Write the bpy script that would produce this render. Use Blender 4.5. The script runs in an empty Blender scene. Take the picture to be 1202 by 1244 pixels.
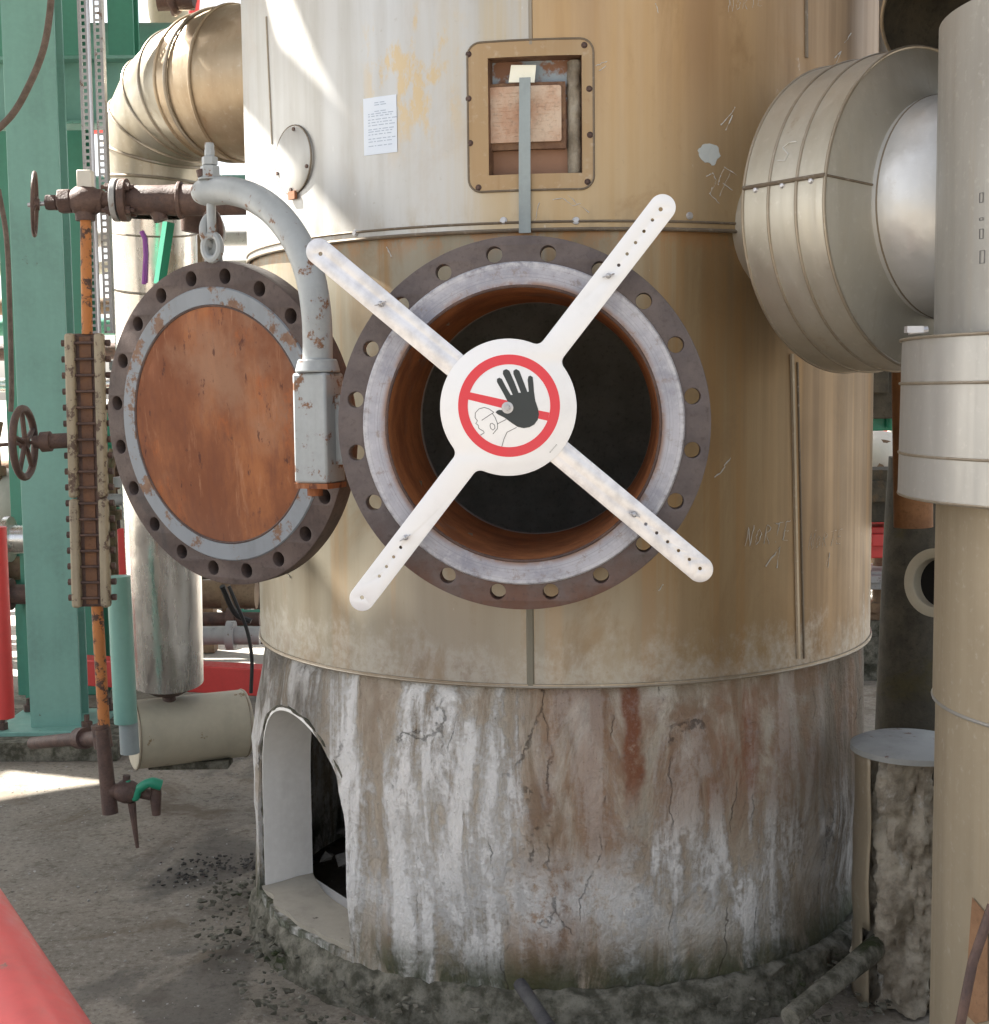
import bpy, bmesh, math, random
from mathutils import Vector, Matrix, noise as mn
R_ = math.radians
random.seed(7)
S = bpy.context.scene
COL = S.collection

# ------------------------------------------------------------------ camera
F, PX, PY = 1650.0, 601.0, 622.0           # focal length in photo pixels, principal point
PITCH, ROLL = R_(5.1), 0.011
CAMP = Vector((0, 0, 1.55))
fw = Vector((0, math.cos(PITCH), -math.sin(PITCH)))
rt0 = Vector((1, 0, 0)); up0 = rt0.cross(fw)
rt = rt0 * math.cos(ROLL) - up0 * math.sin(ROLL)
up = up0 * math.cos(ROLL) + rt0 * math.sin(ROLL)
cam = bpy.data.objects.new('camera', bpy.data.cameras.new('camera')); COL.objects.link(cam)
mw = Matrix((rt, up, -fw)).transposed().to_4x4(); mw.translation = CAMP
cam.matrix_world = mw
cam.data.sensor_width = 36; cam.data.sensor_fit = 'HORIZONTAL'; cam.data.lens = F / 1202 * 36
cam.data.clip_start = .05; cam.data.clip_end = 2000
S.camera = cam

# ------------------------------------------------------------------ light
SUN = Vector((-0.625, 0.30, 0.71)).normalized()          # towards the sun: left, slightly behind the column
SUN_E = math.asin(SUN.z)
W = bpy.data.worlds.new('World'); S.world = W; W.use_nodes = True
wn = W.node_tree.nodes; wn.clear()
sky = wn.new('ShaderNodeTexSky'); sky.sky_type = 'NISHITA'; sky.sun_disc = False
sky.sun_elevation = SUN_E; sky.sun_rotation = math.atan2(SUN.x, SUN.y)
sky.dust_density = 3.0; sky.ozone_density = .8
bg = wn.new('ShaderNodeBackground'); bg.inputs[1].default_value = .058
wo = wn.new('ShaderNodeOutputWorld')
hs = wn.new('ShaderNodeHueSaturation'); hs.inputs['Saturation'].default_value = .38
W.node_tree.links.new(sky.outputs[0], hs.inputs['Color']); W.node_tree.links.new(hs.outputs[0], bg.inputs[0]); W.node_tree.links.new(bg.outputs[0], wo.inputs[0])
sl = bpy.data.lights.new('sun', 'SUN'); sl.energy = 5.0; sl.angle = R_(.55); sl.color = (1, .95, .87)
so = bpy.data.objects.new('sun', sl); COL.objects.link(so)
so.rotation_euler = SUN.to_track_quat('Z', 'Y').to_euler()
S.view_settings.view_transform = 'Standard'; S.view_settings.look = 'None'
S.view_settings.exposure = 2.5; S.view_settings.gamma = 1
S.render.engine = 'CYCLES'

# ------------------------------------------------------------------ pixel -> world helpers
def ray(px, py):
    return (fw * F + rt * (px - PX) - up * (py - PY)).normalized()
def at(px, py, Y):
    d = ray(px, py); return CAMP + d * ((Y - CAMP.y) / d.y)
CX, CY = 0.20, 4.05                       # column axis
def pol(phi, r, z): return Vector((CX - r * math.sin(phi), CY - r * math.cos(phi), z))
def hit(px, py, r):                       # ray against the vertical column of radius r -> (phi, z)
    d = ray(px, py); o = CAMP - Vector((CX, CY, 0))
    a = d.x**2 + d.y**2; b = 2 * (o.x * d.x + o.y * d.y); c = o.x**2 + o.y**2 - r * r
    q = max(b * b - 4 * a * c, 0); t = (-b - math.sqrt(q)) / (2 * a)
    p = o + d * t
    return math.atan2(-p.x, -p.y), p.z
def frame(o, n, roll=0):                  # local x right, y up, z = n (outwards)
    n = n.normalized(); ex = Vector((0, 0, 1)).cross(n).normalized(); ey = n.cross(ex)
    if roll:
        q = Matrix.Rotation(roll, 3, n); ex = q @ ex; ey = q @ ey
    m = Matrix((ex, ey, n)).transposed().to_4x4(); m.translation = o
    return m
def plane_px(px, py, m):                  # pixel -> local xy on frame m
    d = ray(px, py); n = m.col[2].to_3d(); o = m.translation
    p = CAMP + d * ((o - CAMP).dot(n) / d.dot(n))
    q = m.inverted() @ p; return (q.x, q.y)

# ------------------------------------------------------------------ objects
WO = {}
def tag(o, label=None, cat=None, group=None, kind=None):
    if label: o['label'] = label
    if cat: o['category'] = cat
    if group: o['group'] = group
    if kind: o['kind'] = kind
    return o
def thing(name, loc, label, cat, group=None):
    o = bpy.data.objects.new(name, None); o.empty_display_size = .1; COL.objects.link(o)
    o.location = loc; WO[o.name] = Vector(loc); return tag(o, label, cat, group)
def link_mesh(name, me, mat, parent=None, origin=None, smooth=40, label=None):
    o = bpy.data.objects.new(name, me); COL.objects.link(o)
    if parent is not None:
        w = WO[parent.name]; o.parent = parent
        me.transform(Matrix.Translation(-w)); WO[o.name] = w.copy()
    else:
        w = Vector(origin) if origin is not None else Vector((0, 0, 0))
        me.transform(Matrix.Translation(-w)); o.location = w; WO[o.name] = w
    me.materials.clear(); me.materials.append(mat)
    if smooth:
        for p in me.polygons: p.use_smooth = True
        bm = bmesh.new(); bm.from_mesh(me)
        for e in bm.edges:
            if len(e.link_faces) == 2 and e.calc_face_angle(0) > R_(smooth): e.smooth = False
        bm.to_mesh(me); bm.free()
    if label: o['label'] = label
    return o
class MB:
    def __init__(s): s.v = []; s.f = []
    def add(s, vs, fs):
        n = len(s.v); s.v += [Vector(v) for v in vs]; s.f += [[i + n for i in f] for f in fs]; return s
    def box(s, c, size, m=None, b=0.0):
        x, y, z = [k / 2 for k in size]; c = Vector(c)
        vs = [Vector((i * x, j * y, k * z)) for i in (-1, 1) for j in (-1, 1) for k in (-1, 1)]
        if m is not None: vs = [m @ (v + c) for v in vs]
        else: vs = [v + c for v in vs]
        return s.add(vs, [(0, 1, 3, 2), (4, 6, 7, 5), (0, 4, 5, 1), (2, 3, 7, 6), (0, 2, 6, 4), (1, 5, 7, 3)])
    def tube(s, pts, rad, n=16, cap=True, closed=False):
        pts = [Vector(p) for p in pts]
        if not isinstance(rad, (list, tuple)): rad = [rad] * len(pts)
        L = len(pts); tang = []
        for i in range(L):
            a = pts[(i - 1) % L] if (closed or i) else pts[0]; b = pts[(i + 1) % L] if (closed or i < L - 1) else pts[-1]
            tang.append((b - a).normalized())
        ref = Vector((0, 0, 1)) if abs(tang[0].z) < .9 else Vector((1, 0, 0))
        u = tang[0].cross(ref).normalized(); vs = []
        for i in range(L):
            t = tang[i]; u = (u - t * u.dot(t)).normalized(); w = t.cross(u)
            for k in range(n):
                a = 2 * math.pi * k / n; vs.append(pts[i] + (u * math.cos(a) + w * math.sin(a)) * rad[i])
        fs = []
        for i in range(L if closed else L - 1):
            j = (i + 1) % L
            for k in range(n):
                k2 = (k + 1) % n; fs.append((i * n + k, i * n + k2, j * n + k2, j * n + k))
        if cap and not closed:
            fs.append(list(range(n - 1, -1, -1))); fs.append([(L - 1) * n + k for k in range(n)])
        return s.add(vs, fs)
    def lathe(s, m, prof, n=48, closed=False, a0=0, a1=2 * math.pi):   # profile (r, h); axis = local z of m
        full = abs(a1 - a0 - 2 * math.pi) < 1e-6; k = n if full else n + 1; vs = []
        for (r, h) in prof:
            for i in range(k):
                a = a0 + (a1 - a0) * i / n; vs.append(m @ Vector((r * math.cos(a), r * math.sin(a), h)))
        fs = []; P = len(prof)
        for j in range(P if closed else P - 1):
            j2 = (j + 1) % P
            for i in range(n):
                i2 = (i + 1) % k; fs.append((j * k + i, j * k + i2, j2 * k + i2, j2 * k + i))
        if full and not closed:
            if prof[0][0] > 1e-4 and getattr(s, 'capends', False):
                fs.append(list(range(k))[::-1]); fs.append([(P - 1) * k + i for i in range(k)])
        return s.add(vs, fs)
    def ring(s, m, R, r, h=0, n=64, k=8):
        prof = [(R + r * math.cos(a), h + r * math.sin(a)) for a in [2 * math.pi * i / k for i in range(k)]]
        return s.lathe(m, prof, n, closed=True)
    def hexn(s, m, r, h, n=6):
        vs = [m @ Vector((r * math.cos(a), r * math.sin(a), z)) for z in (0, h) for a in [2 * math.pi * i / n for i in range(n)]]
        fs = [[n - 1 - i for i in range(n)], [n + i for i in range(n)]] + [(i, (i + 1) % n, n + (i + 1) % n, n + i) for i in range(n)]
        return s.add(vs, fs)
    def mesh(s):
        me = bpy.data.meshes.new('m'); me.from_pydata([tuple(v) for v in s.v], [], s.f)
        bm = bmesh.new(); bm.from_mesh(me); bmesh.ops.remove_doubles(bm, verts=bm.verts, dist=1e-6)
        bmesh.ops.recalc_face_normals(bm, faces=bm.faces); bm.to_mesh(me); bm.free(); me.update(); return me
    def build(s, name, mat, parent=None, origin=None, smooth=40, bev=0, label=None, rough=0, rscale=8):
        me = s.mesh()
        if rough:
            for v in me.vertices:
                v.co += mn.noise_vector(v.co * rscale) * rough
        o = link_mesh(name, me, mat, parent, origin, smooth, label); o.name = name
        WO[o.name] = WO.get(o.name, WO[parent.name] if parent is not None else Vector(origin or (0, 0, 0)))
        if bev:
            b = o.modifiers.new('bevel', 'BEVEL'); b.width = bev; b.segments = 2; b.limit_method = 'ANGLE'; b.angle_limit = R_(35)
        return o
def Mz(x, y, z=0): return Matrix.Translation((x, y, z))
def axis_m(p, d):                         # frame whose z axis is d
    d = Vector(d).normalized(); q = d.to_track_quat('Z', 'Y').to_matrix().to_4x4(); q.translation = Vector(p); return q
def circ(cx, cy, r, n=32, a0=0): return [(cx + r * math.cos(a0 + 2 * math.pi * i / n), cy + r * math.sin(a0 + 2 * math.pi * i / n)) for i in range(n)]
def plate(outlines, th, bev=0):           # flat plate with holes, z from 0 to th
    cu = bpy.data.curves.new('c', 'CURVE'); cu.dimensions = '2D'; cu.fill_mode = 'BOTH'
    cu.extrude = max(th / 2 - bev, 1e-5); cu.bevel_depth = bev; cu.bevel_resolution = 1; cu.offset = -bev
    for pts in outlines:
        sp = cu.splines.new('POLY'); sp.points.add(len(pts) - 1)
        for i, p in enumerate(pts): sp.points[i].co = (p[0], p[1], 0, 1)
        sp.use_cyclic_u = True
    ob = bpy.data.objects.new('c', cu); me = bpy.data.meshes.new_from_object(ob)
    bpy.data.objects.remove(ob); bpy.data.curves.remove(cu)
    me.transform(Matrix.Translation((0, 0, th / 2)))
    bm = bmesh.new(); bm.from_mesh(me); bmesh.ops.remove_doubles(bm, verts=bm.verts, dist=1e-6)
    bmesh.ops.recalc_face_normals(bm, faces=bm.faces); bm.to_mesh(me); bm.free()
    return me
def plate_obj(name, outlines, th, m, mat, parent, bev=0, z0=0, label=None, smooth=30):
    me = plate(outlines, th, bev); me.transform(m @ Matrix.Translation((0, 0, z0)))
    o = link_mesh(name, me, mat, parent, smooth=smooth, label=label); WO[o.name] = WO[parent.name]; return o
def bend(me, phi0, z0, r0, step=.02):     # local x along the circumference (to the right), y up, z outwards
    bm = bmesh.new(); bm.from_mesh(me)
    xs = [v.co.x for v in bm.verts]; a, b = min(xs), max(xs); k = a + step
    while k < b - 1e-4:
        bmesh.ops.bisect_plane(bm, geom=bm.verts[:] + bm.edges[:] + bm.faces[:], plane_co=(k, 0, 0), plane_no=(1, 0, 0)); k += step
    for v in bm.verts:
        v.co = pol(phi0 - v.co.x / r0, r0 + v.co.z, z0 + v.co.y)
    bm.to_mesh(me); bm.free(); return me
def strip_poly(pts, w):                   # outline of a polyline of width w
    L, Rr = [], []
    P = [Vector(p) for p in pts]
    for i, p in enumerate(P):
        a = P[max(i - 1, 0)]; b = P[min(i + 1, len(P) - 1)]; t = (b - a).normalized(); n = Vector((-t.y, t.x)) * w / 2
        L.append(tuple(p + n)); Rr.append(tuple(p - n))
    return L + Rr[::-1]
def catmull(pts, k=6):
    P = [Vector(p) for p in pts]; P = [P[0] * 2 - P[1]] + P + [P[-1] * 2 - P[-2]]; out = []
    for i in range(1, len(P) - 2):
        for j in range(k):
            t = j / k; a, b, c, d = P[i - 1:i + 3]
            out.append(.5 * (2 * b + (c - a) * t + (2 * a - 5 * b + 4 * c - d) * t * t + (3 * b - a - 3 * c + d) * t ** 3))
    out.append(P[-2]); return out

# ------------------------------------------------------------------ materials
class NT:
    def __init__(s, name):
        s.m = bpy.data.materials.new(name); s.m.use_nodes = True; s.t = s.m.node_tree
        s.b = s.t.nodes['Principled BSDF']; s.p = s.t.nodes.new('ShaderNodeNewGeometry').outputs['Position']
    def n(s, ty, **kw):
        x = s.t.nodes.new(ty)
        for k, v in kw.items(): setattr(x, k, v)
        return x
    def put(s, sock, v):
        if isinstance(v, bpy.types.NodeSocket): s.t.links.new(v, sock)
        elif isinstance(v, (tuple, list)) and len(v) == 3 and sock.type == 'RGBA': sock.default_value = (*v, 1)
        else: sock.default_value = v
    def map(s, sc=(1, 1, 1), loc=(0, 0, 0), vec=None):
        x = s.n('ShaderNodeMapping'); s.put(x.inputs[0], vec or s.p); x.inputs['Scale'].default_value = sc; x.inputs['Location'].default_value = loc
        return x.outputs[0]
    def noise(s, vec=None, scale=5, det=6, rough=.6, dist=0):
        x = s.n('ShaderNodeTexNoise'); s.put(x.inputs['Vector'], vec or s.p); x.inputs['Scale'].default_value = scale
        x.inputs['Detail'].default_value = det; x.inputs['Roughness'].default_value = rough; x.inputs['Distortion'].default_value = dist
        return x.outputs[0]
    def vor(s, vec=None, scale=5, feat='F1', out='Distance'):
        x = s.n('ShaderNodeTexVoronoi', feature=feat); s.put(x.inputs['Vector'], vec or s.p); x.inputs['Scale'].default_value = scale
        return x.outputs[out]
    def rng(s, v, a, b, lo=0.0, hi=1.0, smooth=True):
        x = s.n('ShaderNodeMapRange', interpolation_type='SMOOTHSTEP' if smooth else 'LINEAR'); s.put(x.inputs[0], v)
        for i, k in zip((1, 2, 3, 4), (a, b, lo, hi)): x.inputs[i].default_value = k
        return x.outputs[0]
    def mix(s, f, a, b, mode='MIX'):
        x = s.n('ShaderNodeMix', data_type='RGBA', blend_type=mode); s.put(x.inputs[0], f); s.put(x.inputs[6], a); s.put(x.inputs[7], b)
        return x.outputs[2]
    def math(s, op, a, b=0.0):
        x = s.n('ShaderNodeMath', operation=op); s.put(x.inputs[0], a); s.put(x.inputs[1], b); return x.outputs[0]
    def mul(s, a, b): return s.math('MULTIPLY', a, b)
    def xyz(s, vec=None):
        x = s.n('ShaderNodeSeparateXYZ'); s.put(x.inputs[0], vec or s.p); return x.outputs
    def bump(s, h, strength=.3, dist=.01, prev=None):
        x = s.n('ShaderNodeBump'); x.inputs['Strength'].default_value = strength; x.inputs['Distance'].default_value = dist
        s.put(x.inputs['Height'], h)
        if prev: s.put(x.inputs['Normal'], prev)
        return x.outputs[0]
    def out(s, col, rough=.6, metal=0.0, nrm=None, spec=None):
        s.put(s.b.inputs['Base Color'], col); s.put(s.b.inputs['Roughness'], rough); s.put(s.b.inputs['Metallic'], metal)
        if nrm: s.put(s.b.inputs['Normal'], nrm)
        if spec is not None: s.b.inputs['Specular IOR Level'].default_value = spec
        return s.m

def paint(name, col, dirt=.3, rust=.1, rough=.5, rustcol=(.16, .06, .025), scale=1.0, metal=0.0):
    s = NT(name)
    big = s.noise(scale=3 * scale, det=5); fine = s.noise(scale=45 * scale, det=4)
    st = s.noise(s.map((14 * scale, 14 * scale, 1.2 * scale)), scale=1, det=5)
    dk = tuple(c * (.45) + .02 for c in col)
    c = s.mix(s.rng(s.math('ADD', s.mul(big, .6), s.mul(st, .5)), .45, .8, 0, dirt), col, dk)
    c = s.mix(s.rng(fine, .35, .75, 0, .25), c, tuple(min(1, k * 1.25) for k in col))
    rm = s.rng(s.noise(scale=12 * scale, det=8, rough=.7), .72 - rust * .35, .76 - rust * .3)
    c = s.mix(rm, c, s.mix(fine, rustcol, tuple(k * .45 for k in rustcol)))
    nr = s.bump(s.math('ADD', s.mul(fine, .5), rm), .25, .002)
    return s.out(c, s.rng(fine, .2, .8, rough - .08, rough + .15), metal, nr)
def sheet(name, c1, c2, metal=.6, rough=.36, streak=1.0, dent=.35, stain=(.22, .13, .06), stain_amt=.3, off=0):
    s = NT(name)
    v = s.map((9, 9, .55), (off, off, 0)); st = s.noise(v, scale=1, det=7, rough=.65)
    st2 = s.noise(s.map((34, 34, 1.0)), scale=1, det=5); big = s.noise(scale=2.2, det=4); fine = s.noise(scale=60, det=4)
    c = s.mix(s.rng(s.math('ADD', s.mul(st, streak * .6), s.mul(big, .5)), .38, .72), c1, c2)
    c = s.mix(s.rng(st2, .58, .8, 0, stain_amt), c, stain)
    c = s.mix(s.rng(fine, .55, .8, 0, .18), c, (.8, .78, .74))
    sc = s.noise(s.map((3, 3, 60)), scale=1, det=3)
    nr = s.bump(s.math('ADD', s.math('ADD', s.noise(scale=1.6, det=3), s.mul(s.noise(scale=6, det=3), .22)), s.mul(fine, .02)), dent * 1.3, .03)
    c = s.mix(s.rng(s.noise(scale=17, det=9, rough=.75), .60, .70, 0, .35), c, stain)
    return s.out(c, s.rng(s.math('ADD', s.mul(big, .5), s.mul(st2, .5)), .3, .7, rough - .06, rough + .18), metal, nr)
def rusty(name, c1, c2, c3=None, rough=.8, scale=1.0, bump=.6, vert=False):
    s = NT(name)
    a = s.noise(s.map((1, 1, .35) if vert else (1, 1, 1)), scale=9 * scale, det=8, rough=.65); b = s.noise(scale=70 * scale, det=5, rough=.7)
    c = s.mix(s.rng(a, .35, .66), c1, c2)
    if c3: c = s.mix(s.rng(s.noise(scale=4 * scale, det=6, rough=.7, dist=.6), .56, .7), c, c3)
    c = s.mix(s.rng(b, .5, .75, 0, .5), c, tuple(k * .35 for k in c1))
    nr = s.bump(s.math('ADD', s.mul(b, .6), a), bump, .004)
    return s.out(c, rough, 0.0, nr, .25)

# --- column jacket, upper: silvery panel left of the seam, tan stained panel right of it
def jacket_upper():
    s = NT('stained upper cladding'); x, y, z = s.xyz()
    st = s.noise(s.map((7, 7, .45)), scale=1, det=8, rough=.62); st2 = s.noise(s.map((26, 26, .8)), scale=1, det=6)
    big = s.noise(scale=1.7, det=5, dist=.4); fine = s.noise(scale=55, det=5, rough=.7); blot = s.noise(s.map((1, 1, .45)), scale=16, det=7, rough=.7)
    silver = s.mix(s.rng(st, .4, .68), (.50, .50, .49), (.41, .40, .37))
    tan = s.mix(s.rng(st, .36, .66), (.53, .34, .155), (.41, .24, .10)); 
    brown = s.mix(s.rng(st2, .4, .65), (.28, .18, .10), (.19, .12, .07))
    xn = s.math('ADD', x, s.mul(s.math('SUBTRACT', big, .5), .10))
    silver = s.mix(s.mul(s.rng(x, -.25, .06), s.rng(st2, .42, .62, .2, .8)), silver, (.50, .42, .29))
    c = s.mix(s.rng(x, .088, .098, 0, .85), silver, tan)                         # the seam divides two sheets
    c = s.mix(s.rng(s.math('ADD', x, s.mul(s.math('SUBTRACT', st, .5), .5)), .42, .80, 0, .85), c, brown)
    c = s.mix(s.mul(s.rng(xn, -.10, .04), s.rng(z, 1.95, 2.35, .75, .15)), c, s.mix(st2, (.50, .42, .29), (.44, .31, .16)))
    c = s.mix(s.mul(s.rng(s.noise(s.map((1, 1, .5), (2, 0, 0)), scale=4.0, det=9, rough=.7, dist=.5), .53, .66), s.rng(x, .0, .25, .12, .5)), c, s.mix(fine, (.38, .24, .11), (.27, .17, .09)))
    # yellow blistered patch in the silver sheet
    m1 = s.mul(s.rng(x, -.33, -.24), s.rng(x, -.02, -.14)); m1 = s.mul(m1, s.mul(s.rng(z, 2.05, 2.22), s.rng(z, 2.47, 2.38)))
    c = s.mix(s.mul(m1, s.rng(blot, .49, .60, 0, .65)), c, (.58, .41, .18))
    # grime band close above the horizontal joint
    c = s.mix(s.mul(s.rng(z, 2.0, 1.93), s.rng(blot, .48, .66, 0, .5)), c, (.36, .28, .18))
    c = s.mix(s.rng(blot, .66, .74, 0, .5), c, (.76, .76, .74))
    c = s.mix(s.rng(fine, .62, .78, 0, .35), c, (.25, .2, .14))
    nr = s.bump(s.math('ADD', s.noise(scale=1.1, det=3), s.mul(fine, .015)), .35, .03)
    return s.out(c, s.rng(s.math('ADD', s.mul(big, .6), s.mul(st2, .4)), .3, .7, .38, .58), .6, nr)
def jacket_lower():
    s = NT('stained lower cladding'); x, y, z = s.xyz()
    st = s.noise(s.map((6, 6, .35)), scale=1, det=8, rough=.62); st2 = s.noise(s.map((22, 22, .5)), scale=1, det=6)
    st3 = s.noise(s.map((11, 11, .25), (3, 0, 0)), scale=1, det=5)
    big = s.noise(scale=1.9, det=5, dist=.4); fine = s.noise(scale=55, det=5, rough=.7); blot = s.noise(s.map((1, 1, .7)), scale=13, det=9, rough=.72)
    base = s.mix(s.rng(st, .38, .66), (.31, .285, .225), (.24, .205, .145))
    tan = s.mix(s.rng(st, .36, .62), (.355, .265, .15), (.26, .18, .095))
    brown = s.mix(s.rng(st2, .38, .62), (.25, .17, .095), (.17, .115, .068))
    xs = s.math('ADD', x, s.mul(s.math('SUBTRACT', st, .5), .35))
    c = s.mix(s.rng(xs, .05, .50), base, tan); c = s.mix(s.rng(xs, .42, .85, 0, .8), c, brown)
    c = s.mix(s.mul(s.rng(st3, .53, .62, 0, .8), s.rng(x, -.55, -.2, .2, 1)), c, (.31, .195, .09))
    c = s.mix(s.mul(s.rng(x, -.5, -.1, 0, .5), s.mul(s.rng(x, .6, .2), s.rng(z, 1.25, 1.0))), c, (.40, .36, .30))
    c = s.mix(s.mul(s.rng(s.math('ADD', z, s.mul(s.math('SUBTRACT', blot, .5), .5)), .99, .87), s.rng(fine, .25, .65, .15, .65)), c, (.47, .455, .42))
    c = s.mix(s.mul(s.rng(s.noise(s.map((1, 1, .55), (4, 0, 0)), scale=4.5, det=9, rough=.7, dist=.5), .52, .64), .5), c, s.mix(fine, (.30, .20, .10), (.20, .14, .085)))   # white salt bloom above the ring
    c = s.mix(s.mul(s.rng(z, .95, .88), s.rng(blot, .46, .36, 0, .5)), c, (.24, .19, .14))
    c = s.mix(s.mul(s.rng(z, 1.84, 1.94), s.rng(blot, .45, .56, 0, .7)), c, (.38, .18, .07))
    c = s.mix(s.rng(blot, .68, .74, 0, .6), c, (.74, .74, .72))
    c = s.mix(s.rng(fine, .6, .78, 0, .35), c, (.2, .15, .1))
    nr = s.bump(s.math('ADD', s.noise(scale=1.2, det=3), s.mul(fine, .015)), .35, .03)
    return s.out(c, s.rng(s.math('ADD', s.mul(big, .6), s.mul(st2, .4)), .3, .7, .40, .60), .6, nr)
def fireproofing():
    s = NT('weathered fireproofing plaster'); x, y, z = s.xyz()
    def band(v, a, b, c_, d): return s.mul(s.rng(v, a, b), s.rng(v, d, c_))
    a = s.noise(s.map((3.2, 3.2, 1.9), (3.1, 0, 1)), scale=1, det=12, rough=.64, dist=.5)
    b = s.noise(s.map((6.5, 6.5, 3.0), (0, 2, 5)), scale=1, det=13, rough=.68, dist=.7)
    d = s.noise(s.map((17, 17, 3.2), (5, 5, 0)), scale=1, det=10, rough=.65, dist=.3)
    f = s.noise(scale=42, det=8, rough=.75); f2 = s.noise(scale=130, det=4, rough=.7)
    w = s.noise(scale=2.6, det=5, rough=.6); xw = s.math('ADD', x, s.mul(s.math('SUBTRACT', w, .5), .22))
    c = s.mix(s.rng(a, .36, .62), (.50, .43, .34), (.78, .735, .65))
    c = s.mix(s.rng(d, .50, .70, 0, .5), c, (.25, .215, .17))
    # rust washed areas: one broad run in the middle, a red run, a brown field to the right
    run = band(xw, -.02, .10, .22, .36); c = s.mix(s.mul(run, s.rng(b, .36, .58, .15, .85)), c, s.mix(s.rng(d, .4, .6), (.40, .245, .145), (.235, .125, .07)))
    fld = s.mul(s.rng(xw, .05, .3), s.rng(z, .30, .62)); c = s.mix(s.mul(fld, s.rng(b, .42, .58, 0, .75)), c, s.mix(f, (.36, .215, .13), (.25, .13, .08)))
    red = s.mul(band(xw, .285, .31, .335, .36), s.rng(z, .50, .66)); c = s.mix(s.mul(red, s.rng(f, .3, .5, .4, .95)), c, (.25, .085, .04))
    red2 = s.mul(band(xw, .50, .56, .60, .68), band(z, .50, .60, .80, .86)); c = s.mix(s.mul(red2, s.rng(d, .4, .6, .1, .85)), c, (.30, .11, .05))
    # lime bloom
    vl = s.noise(s.map((9, 9, 1.25), (1, 6, 2)), scale=1, det=12, rough=.62, dist=.9)
    c = s.mix(s.mul(s.rng(vl, .52, .38), s.rng(a, .40, .56, .2, .75)), c, s.mix(f, (.33, .235, .15), (.24, .165, .105)))
    bl = s.mul(s.rng(s.math('ADD', s.math('ADD', s.mul(b, .22), s.mul(vl, .58)), s.math('ADD', s.mul(f, .22), s.mul(s.rng(x, .02, -.12), .035))), .495, .57), s.rng(s.math('ADD', run, fld), 1.0, .3, .25, 1))
    c = s.mix(s.mul(bl, .88), c, (.92, .915, .90))
    low = s.mul(s.rng(z, .50, .34), s.rng(z, .18, .30)); c = s.mix(s.mul(s.mul(low, s.rng(a, .42, .55)), s.rng(f, .32, .52, 0, .85)), c, (.83, .83, .82))
    # darker tones: top left, right flank, foot
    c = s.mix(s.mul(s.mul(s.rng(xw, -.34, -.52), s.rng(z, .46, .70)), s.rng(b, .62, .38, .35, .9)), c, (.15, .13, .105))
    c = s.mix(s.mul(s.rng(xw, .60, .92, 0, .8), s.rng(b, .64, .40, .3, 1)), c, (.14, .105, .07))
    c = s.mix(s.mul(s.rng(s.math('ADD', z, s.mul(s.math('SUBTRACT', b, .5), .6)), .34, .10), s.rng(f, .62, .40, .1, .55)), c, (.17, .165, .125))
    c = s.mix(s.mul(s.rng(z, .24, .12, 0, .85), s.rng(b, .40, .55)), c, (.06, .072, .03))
    c = s.mix(s.rng(f, .57, .74, 0, .45), c, (.17, .15, .12)); c = s.mix(s.rng(f2, .60, .75, 0, .4), c, (.07, .06, .05))
    wv = s.n('ShaderNodeVectorMath', operation='ADD'); s.put(wv.inputs[0], s.map((1.5, 1.5, .42)))
    nn = s.n('ShaderNodeTexNoise'); s.put(nn.inputs['Vector'], s.p); nn.inputs['Scale'].default_value = 7; nn.inputs['Detail'].default_value = 9; nn.inputs['Roughness'].default_value = .65
    sc = s.n('ShaderNodeVectorMath', operation='SCALE'); s.put(sc.inputs[0], nn.outputs['Color']); sc.inputs['Scale'].default_value = .12
    s.put(wv.inputs[1], sc.outputs[0])
    cr = s.vor(wv.outputs[0], 3.0, 'DISTANCE_TO_EDGE'); crm = s.mul(s.rng(cr, .0075, .001), s.rng(s.math('ADD', s.noise(scale=5, det=3), s.mul(f, .3)), .64, .76))
    c = s.mix(s.mul(crm, .5), c, (.075, .06, .05))
    h = s.math('ADD', s.math('ADD', s.mul(a, 1.4), s.mul(b, 1.1)), s.math('ADD', s.mul(f, .34), s.mul(f2, .07))); h = s.math('SUBTRACT', s.math('ADD', h, s.mul(bl, .12)), s.mul(crm, .35))
    return s.out(c, s.rng(b, .3, .7, .65, .95), 0.0, s.bump(h, 1.0, .035), .25)
def ground_mat():
    s = NT('oily concrete ground'); x, y, z = s.xyz()
    a = s.noise(scale=1.1, det=9, rough=.62, dist=.5); b = s.noise(scale=6, det=9, rough=.7); f = s.noise(scale=55, det=6, rough=.75)
    c = s.mix(s.rng(a, .35, .66), (.19, .17, .14), (.29, .26, .215))
    c = s.mix(s.rng(b, .55, .72, 0, .6), c, (.085, .075, .06)); c = s.mix(s.rng(f, .52, .66, 0, .6), c, (.34, .32, .29)); c = s.mix(s.rng(f, .47, .36, 0, .6), c, (.07, .06, .05)); c = s.mix(s.mul(s.rng(s.noise(scale=14, det=9, rough=.75), .55, .63), .6), c, (.10, .085, .065))
    c = s.mix(s.rng(s.vor(None, 60), .10, .05, 0, .8), c, (.35, .34, .33)); c = s.mix(s.rng(s.noise(scale=22, det=5), .66, .72, 0, .8), c, (.035, .03, .025))
    c = s.mix(s.rng(s.noise(scale=2.3, det=7, rough=.65, dist=.8), .52, .64, 0, .7), c, (.13, .10, .07)); c = s.mix(s.rng(s.noise(scale=.9, det=8, rough=.6, dist=1), .56, .62, 0, .6), c, (.07, .066, .06))
    c = s.mix(s.rng(y, 6.8, 7.6), c, s.mix(b, (.36, .34, .30), (.46, .44, .40)))     # paler further back: sunlight on the yard put into the colour
    h = s.math('ADD', s.mul(b, .5), s.mul(f, .3))
    return s.out(c, s.rng(b, .3, .7, .62, .9), 0.0, s.bump(h, .5, .01), .25)
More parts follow.
